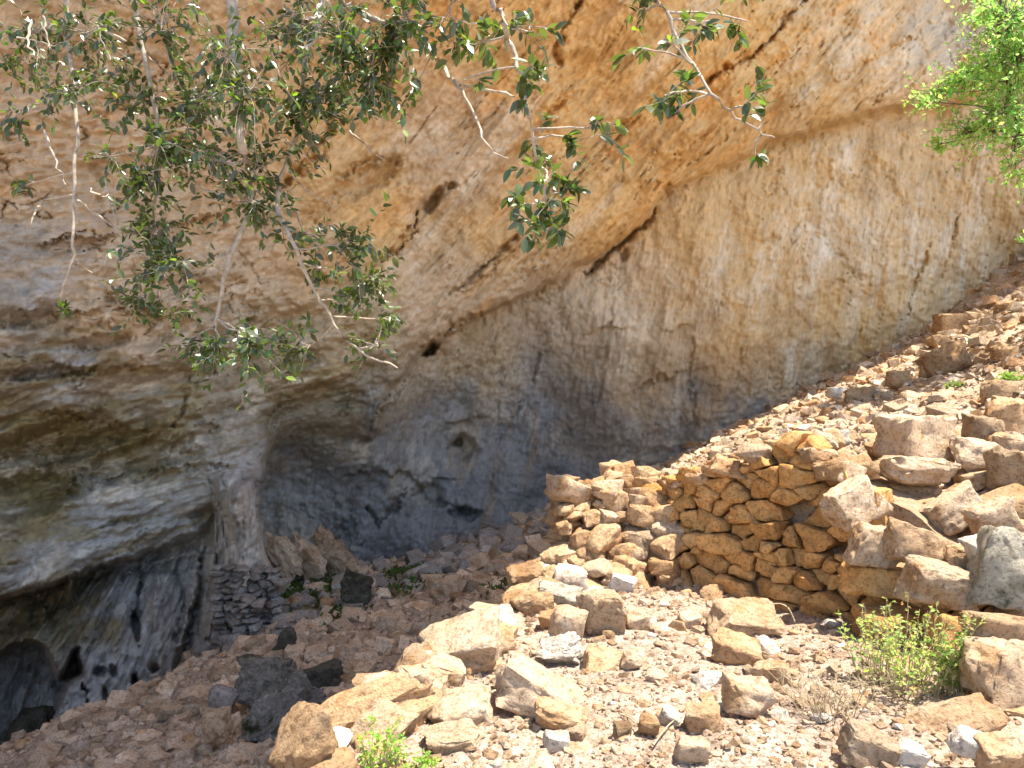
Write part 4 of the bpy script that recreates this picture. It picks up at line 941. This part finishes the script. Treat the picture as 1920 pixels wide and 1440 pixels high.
BR = [ # (picture path, depth, radius px start, end), clusters (u, v, r, n)
 ([(425, -60), (440, 130), (452, 260), (472, 350), (455, 420), (420, 520), (404, 610)], 2.1, 13, 3.0, [(420,90,85,70),(350,190,90,90),(470,170,80,70),(400,300,80,80),(500,310,65,60),(480,380,60,55),(400,655,60,44),(480,655,60,50),(345,650,36,18),(450,620,30,10)]),
 ([(130, -60), (142, 200), (140, 350), (138, 480), (114, 556)], 2.3, 5, 2.0, [(180,60,90,80),(120,160,70,45),(60,60,90,80),(20,130,50,30),(30,350,30,9),(15,230,40,20),(118,588,12,9)]),
 ([(250, -60), (280, 150), (300, 300), (285, 430), (300, 560)], 2.2, 6, 2.0, [(300,60,100,90),(230,180,90,90),(300,280,80,80),(255,350,60,45),(290,430,60,63),(305,510,65,81),(255,560,50,40),(330,590,40,22),(200,300,40,18)]),
 ([(590, -60), (570, 120), (560, 230), (520, 360), (545, 450), (600, 560), (650, 640), (745, 690)], 2.15, 7, 1.6, [(540,60,90,100),(600,190,80,100),(550,220,60,60),(540,470,40,20),(600,500,40,30),(660,470,60,63),(690,530,50,54),(640,565,40,20),(550,660,60,54),(700,645,60,36),(740,600,30,10),(590,440,30,14)]),
 ([(640, -60), (690, 30), (760, 50), (800, 90), (850, 150), (905, 168), (965, 181)], 2.0, 7, 2.2, [(640,80,85,130),(730,100,75,110),(690,180,60,70),(760,30,60,54),(760,170,30,14)]),
 ([(850, 150), (880, 195), (910, 270), (952, 296)], 2.0, 3.4, 1.4, []),
 ([(905, -60), (940, 30), (962, 90), (985, 180), (1000, 260), (1022, 380), (1030, 465)], 1.8, 6, 1.6, [(820,50,75,60),(900,80,60,40),(1000,60,55,27),(1010,120,45,22),(985,170,40,15),(1000,260,40,22),(1085,265,55,22),(1125,240,35,12),(1020,340,50,30),(1070,350,40,22),(1000,405,45,30),(1050,420,40,24),(970,375,28,12),(870,150,30,9)]),
 ([(1225, -60), (1250, 20), (1290, 105), (1345, 190), (1400, 232), (1452, 258)], 1.8, 5, 1.4, [(1215,20,55,27),(1260,60,40,15),(1335,40,55,30),(1400,40,45,20),(1205,92,35,15),(1245,180,38,22),(1300,170,38,20),(1265,212,28,12),(1400,200,32,14),(1435,222,22,9),(1415,282,26,10)]),
 ([(140, 370), (178, 400), (222, 432), (235, 468)], 2.3, 2.6, 1.4, []), ([(140, 365), (85, 378), (60, 410), (50, 428)], 2.3, 2.4, 1.2, []), ([(140, 492), (170, 510), (200, 545)], 2.3, 2.0, 1.0, []),
 ([(200, 60), (270, 100), (320, 140), (360, 150)], 2.2, 3, 1.2, []), ([(575, 40), (620, 25), (660, 5)], 2.05, 5, 3, []), ([(430, 470), (390, 500), (340, 515)], 2.12, 2, 1, []), ([(60, 40), (50, 80), (75, 110)], 2.2, 3, 1.2, [])]
_rb = random.Random(77)
for _ in range(34):                                   # bare twigs among the leaves
    u_, v_ = _rb.uniform(20, 720), _rb.uniform(10, 420) ; a_ = _rb.uniform(.1, 1.4) * _rb.choice((1, 1, -1)); l_ = _rb.uniform(40, 110)
    if v_ > 250 and u_ > 560: continue
    BR.append(([(u_, v_), (u_ + l_ * .5 * math.cos(a_), v_ + l_ * .5 * abs(math.sin(a_)) + _rb.uniform(-8, 8)), (u_ + l_ * math.cos(a_), v_ + l_ * abs(math.sin(a_)))], _rb.uniform(2.0, 2.3), _rb.uniform(1.6, 2.6), .9, []))
allL = []      # (matrix, branch object, size in picture)
for path, D_, w0, w1, cl in BR:
    pts = [P(u, v, D_ + r.uniform(-.06, .06)) for u, v in path]
    if path[0][1] < -20:
        e_ = min(limb, key=lambda p: (p - pts[0]).length); pts = [e_] + pts
    tb = Tubes(); sp = smooth_path(pts, 5, .003, r); tb.add(sp, w0 * D_ / F, w1 * D_ / F, 8)
    mats4 = []
    if path[0][1] < -20:                                  # the same branch goes on bearing leaves above the frame
        cl = cl + [(path[0][0] + dx_, -170 - 120 * k_, 95, 12) for k_, dx_ in enumerate((-60, 70, -20, 50))]
    for (u, v, rp, n) in cl:
        c = P(u, v, D_ + r.uniform(-.15, .15)); anc = min(sp, key=lambda p: (p - c).length + .5 * max(0, c.z - p.z))
        big_ = D_ < 1.9
        mats4 += twig_cluster(tb, anc, c, rp * D_ / F * 1.15, int(n * (1.75 if big_ else 3.1)), (.036 if big_ else .0295), r, .0018, .35)
    bo = link('branch', tb.mesh('branch', M_BARK), tree)
    for m in mats4: allL.append((m, bo, m.to_scale().x / m.translation.y * (1.6 if D_ < 1.9 else 1) * r.uniform(.6, 1)))
order = sorted(range(len(allL)), key=lambda i: -allL[i][2])
sing = [i for i in order if -60 < 960 + allL[i][0].translation.x / allL[i][0].translation.y * F < 1980 and allL[i][0].translation.z / allL[i][0].translation.y * F < 720][:296]
for i in sing: link('leaf', leaf_meshes[i % 3], allL[i][1], allL[i][0])
ss = set(sing); rest = {}
for i, (m, bo, _) in enumerate(allL):
    if i not in ss: rest.setdefault(bo.name, []).append(m)
for bn, ms in rest.items():
    link('foliage', leaves_mesh('foliage', ms, LA, M_LEAF, greens(len(ms), r)), bpy.data.objects[bn], kind='stuff')

# --- sunlit tree on the scree at the right
r = random.Random(5)
tb0 = Vector((8.7, 11.6, 0)); tb0.z = gz(8.7, 11.6) - .1
t2 = thing('young_tree', 'light green leafed tree on the scree against the cliff', 'tree', tuple(tb0))
tp = [tb0, Vector((8.3, 11.4, 2.2)), P(1925, 260, 11.1), P(1897, 165, 11), P(1873, 85, 11), P(1880, -40, 11), P(1900, -160, 11)]
sp = smooth_path(tp, 6, .01, r); tb = Tubes(); tb.add(sp, .06, .022, 8); link('trunk', tb.mesh('trunk', M_BARKD), t2)
tb = Tubes(); ms = []
for (u, v, rp, n) in [(1890,30,75,420),(1905,110,80,460),(1850,130,55,220),(1800,150,46,190),(1745,172,38,150),(1718,188,18,50),(1880,200,55,220),(1850,215,45,140),(1790,255,40,120),(1757,272,20,50),(1840,250,45,130),(1905,255,55,200),(1890,312,28,60),(1910,330,25,40),(1985,80,110,420),(1990,250,95,320),(2060,150,110,350),(2080,310,90,260),(1860,40,60,220),(1880,-50,80,260),(1990,-60,110,300),(1905,455,10,18),(1915,160,60,220)]:
    c = P(u, v, 11 + r.uniform(-.7, .7)); anc = min(sp, key=lambda p: (p - c).length + .6 * max(0, p.z - c.z))
    ms += twig_cluster(tb, anc, c, rp * 11 / F * 1.1, int(n * 1.9), .085, r, .005, .1)
link('branches', tb.mesh('branches', M_BARKD), t2)
cg = [(.28 * r.uniform(.6, 1.25), .44 * r.uniform(.65, 1.2), .11) if r.random() > .2 else (.38, .48, .22) for _ in ms]
link('crown', leaves_mesh('crown', ms, leaf_quad(.3), M_TLEAF, cg), t2, kind='stuff')

# --- taller tree just outside the frame; its shade dapples the scree
r = random.Random(15)
b3 = Vector((12.5, 15.2, 0)); b3.z = gz(12.5, 15.2) - .1
t3 = thing('tall_tree', 'tall slender tree at the right edge shading the upper scree', 'tree', tuple(b3))
sp = smooth_path([b3, b3 + Vector((-.3, 0, 2.4)), b3 + Vector((-.8, .2, 5)), b3 + Vector((-1.2, .3, 8.5))], 6, .02, r)
tb = Tubes(); tb.add(sp, .12, .04, 8); link('trunk', tb.mesh('trunk', M_BARKD), t3)
tb = Tubes(); ms = []
for (dx, dy, dz, rr_, n) in [(-1.3, -.6, 6.2, .9, 260), (-1.6, .6, 6.6, .9, 260), (-.6, -1.2, 5.8, .9, 240), (-.4, 1.0, 6.0, .9, 240), (-1.0, 0, 7.6, .9, 240), (.3, -.3, 5.2, .9, 200), (-1.5, -1.4, 6.8, .8, 200), (.4, .8, 6.9, .9, 180), (-1.0, -2.2, 6.0, .8, 180)]:
    c = b3 + Vector((dx, dy, dz + 1.1)); n = int(n * 1.7); anc = min(sp, key=lambda p: (p - c).length + .6 * max(0, p.z - c.z))
    ms += twig_cluster(tb, anc, c, rr_, n, .11, r, .008, .1)
link('branches', tb.mesh('branches', M_BARKD), t3)
link('crown', leaves_mesh('crown', ms, leaf_quad(.3), M_TLEAF, [(.26 * r.uniform(.6, 1.25), .36 * r.uniform(.65, 1.2), .09) for _ in ms]), t3, kind='stuff')

# --- herbs on the terrace
def herb(name, label, u0, v0, D_, spread, height, nst, L, col, r, lean=(0, 0), cat='plant', nleaf=16):
    b0 = P(u0, v0, D_); b0.z = gz(b0.x, b0.y); t_ = thing(name, label, cat, tuple(b0))
    tb = Tubes(); ms = []
    for k in range(nst):
        a = r.uniform(0, 6.28); q_ = math.sqrt(r.random()) * spread
        s_ = b0 + Vector((math.cos(a) * q_ * .55, math.sin(a) * q_ * .45, .0)); s_.z = gz(s_.x, s_.y) - .02
        hh = height * r.uniform(.45, 1.0); e_ = b0 + Vector((math.cos(a) * q_ + lean[0], math.sin(a) * q_ * .8 + lean[1], hh))
        path = smooth_path([s_, s_.lerp(e_, .5) + Vector((r.gauss(0, .02), r.gauss(0, .02), .03)), e_], 5, .004, r); tb.add(path, .0028, .0012, 4)
        for j in range(nleaf):
            t = r.uniform(.25, 1); i = min(len(path) - 2, int(t * (len(path) - 1))); p_ = path[i].lerp(path[i + 1], r.random())
            ms.append(leaf_matrix(p_, Vector((r.gauss(0, 1), r.gauss(0, 1), r.gauss(.35, .6))), L * r.uniform(.5, 1.2), r))
    link('stems', tb.mesh('stems', M_DRY), t_)
    cg = [tuple(c_ * r.uniform(.7, 1.25) for c_ in col) for _ in ms]
    link('leaves', leaves_mesh('leaves', ms, leaf_quad(.26), M_TLEAF, cg), t_, kind='stuff')
r = random.Random(8)
herb('green_herb', 'bushy lime green herb growing before the shaded wall foot', 1690, 1350, 4.45, .40, .48, 80, .034, (.36, .42, .13), r, (.05, 0), nleaf=15)
herb('green_herb', 'shaded side of the lime green herb, coloured darker, beside the pink ribbed boulder', 1800, 1335, 4.35, .16, .36, 34, .034, (.14, .24, .04), r, nleaf=16)  # right side of the same herb, its shade put into a darker green
herb('green_herb', 'upright fresh green herb at the bottom edge, left of centre', 700, 1450, 3.6, .12, .26, 22, .030, (.27, .38, .08), r, (.03, 0))
herb('green_herb', 'low fresh green herb at the bottom edge, right of the upright one', 790, 1445, 3.6, .10, .08, 14, .026, (.27, .38, .08), r)
herb('green_herb', 'small bright tuft at the right edge on the scree', 1893, 702, 9.2, .22, .16, 26, .05, (.20, .30, .05), r)
herb('green_herb', 'small green tuft beside the rounded brown boulder on the scree', 1795, 716, 10.2, .16, .10, 14, .05, (.16, .24, .05), r)
def twigs(name, label, u0, v0, D_, spread, height, n, r):
    b0 = P(u0, v0, D_); b0.z = gz(b0.x, b0.y); tb = Tubes()
    for k in range(n):
        a = r.uniform(0, 6.28); q_ = r.uniform(.2, 1) * spread; s_ = b0 + Vector((math.cos(a) * q_ * .5, math.sin(a) * q_ * .5, -.01)); e_ = b0 + Vector((math.cos(a) * q_ * 1.2, math.sin(a) * q_, height * r.uniform(.2, 1)))
        path = smooth_path([s_, s_.lerp(e_, .5) + Vector((r.gauss(0, .03), r.gauss(0, .03), .04)), e_], 4, .006, r); tb.add(path, .003, .0012, 4)
        for j in range(3):
            p_ = path[r.randrange(3, len(path))]; tb.add([p_, p_ + Vector((r.gauss(0, .04), r.gauss(0, .04), r.uniform(0, .06)))], .0015, .0008, 3)
    o = link(name, tb.mesh(name, M_DRY), None, None, label=label, category='twigs')
twigs('dry_twigs', 'tangle of dry straw coloured twigs left of the lime green herb', 1555, 1370, 4.15, .28, .22, 60, r)
tw = Tubes(); tw.add(smooth_path([P(1490, 1165, 5.5), P(1478, 1140, 5.5), P(1462, 1132, 5.5), P(1446, 1133, 5.5)], 4), .006, .003); link('dry_stick', tw.mesh('dry_stick', M_DRY), None, None, label='bent dry stick at the foot of the dry stone wall', category='stick')
for (u, v, u2, v2, lb) in ((1225, 1405, 1275, 1362, 'thin straight dry stick on the gravel below the white wedge'), (1165, 1350, 1200, 1385, 'thin dry stick on the gravel beside the brown pyramid boulder')):
    a, b_ = P(u, v, hit(u, v)), P(u2, v2, hit(u2, v2)); a.z = gz(a.x, a.y) + .02; b_.z = gz(b_.x, b_.y) + .05
    tw = Tubes(); tw.add(smooth_path([a, a.lerp(b_, .5) + Vector((0, .01, .01)), b_], 4), .005, .003); link('dry_stick', tw.mesh('dry_stick', M_DRY), None, None, label=lb, category='stick', group='dry sticks on the terrace')

# --- moss and low plants on the shaded floor
r = random.Random(21); ms = []
for (u, v, ru, rv, n) in [(562, 1112, 60, 22, 700), (790, 1072, 70, 20, 600), (640, 1160, 40, 18, 300), (770, 1100, 40, 12, 250), (930, 1110, 26, 10, 150), (1250 - 300, 1095, 30, 10, 120)]:
    D_ = hit(u, v) or 12; c = P(u, v, D_)
    for k in range(n):
        x = c.x + r.gauss(0, .5) * ru * D_ / F; y = c.y + r.gauss(0, .5) * .55
        ms.append((x, y))
za = ground_z([a for a, _ in ms], [b for _, b in ms])
mm = [leaf_matrix(Vector((a, b, z + r.uniform(0, .05))), Vector((r.gauss(0, 1), r.gauss(0, 1), r.uniform(.3, 1.6))), r.uniform(.05, .11), r) for (a, b), z in zip(ms, za)]
link('ground_cover', leaves_mesh('ground_cover', mm, leaf_quad(.25), M_TLEAF, [(.07 * r.uniform(.6, 1.5), .10 * r.uniform(.6, 1.4), .02) for _ in mm]), GROUND['cave_floor'], kind='stuff')
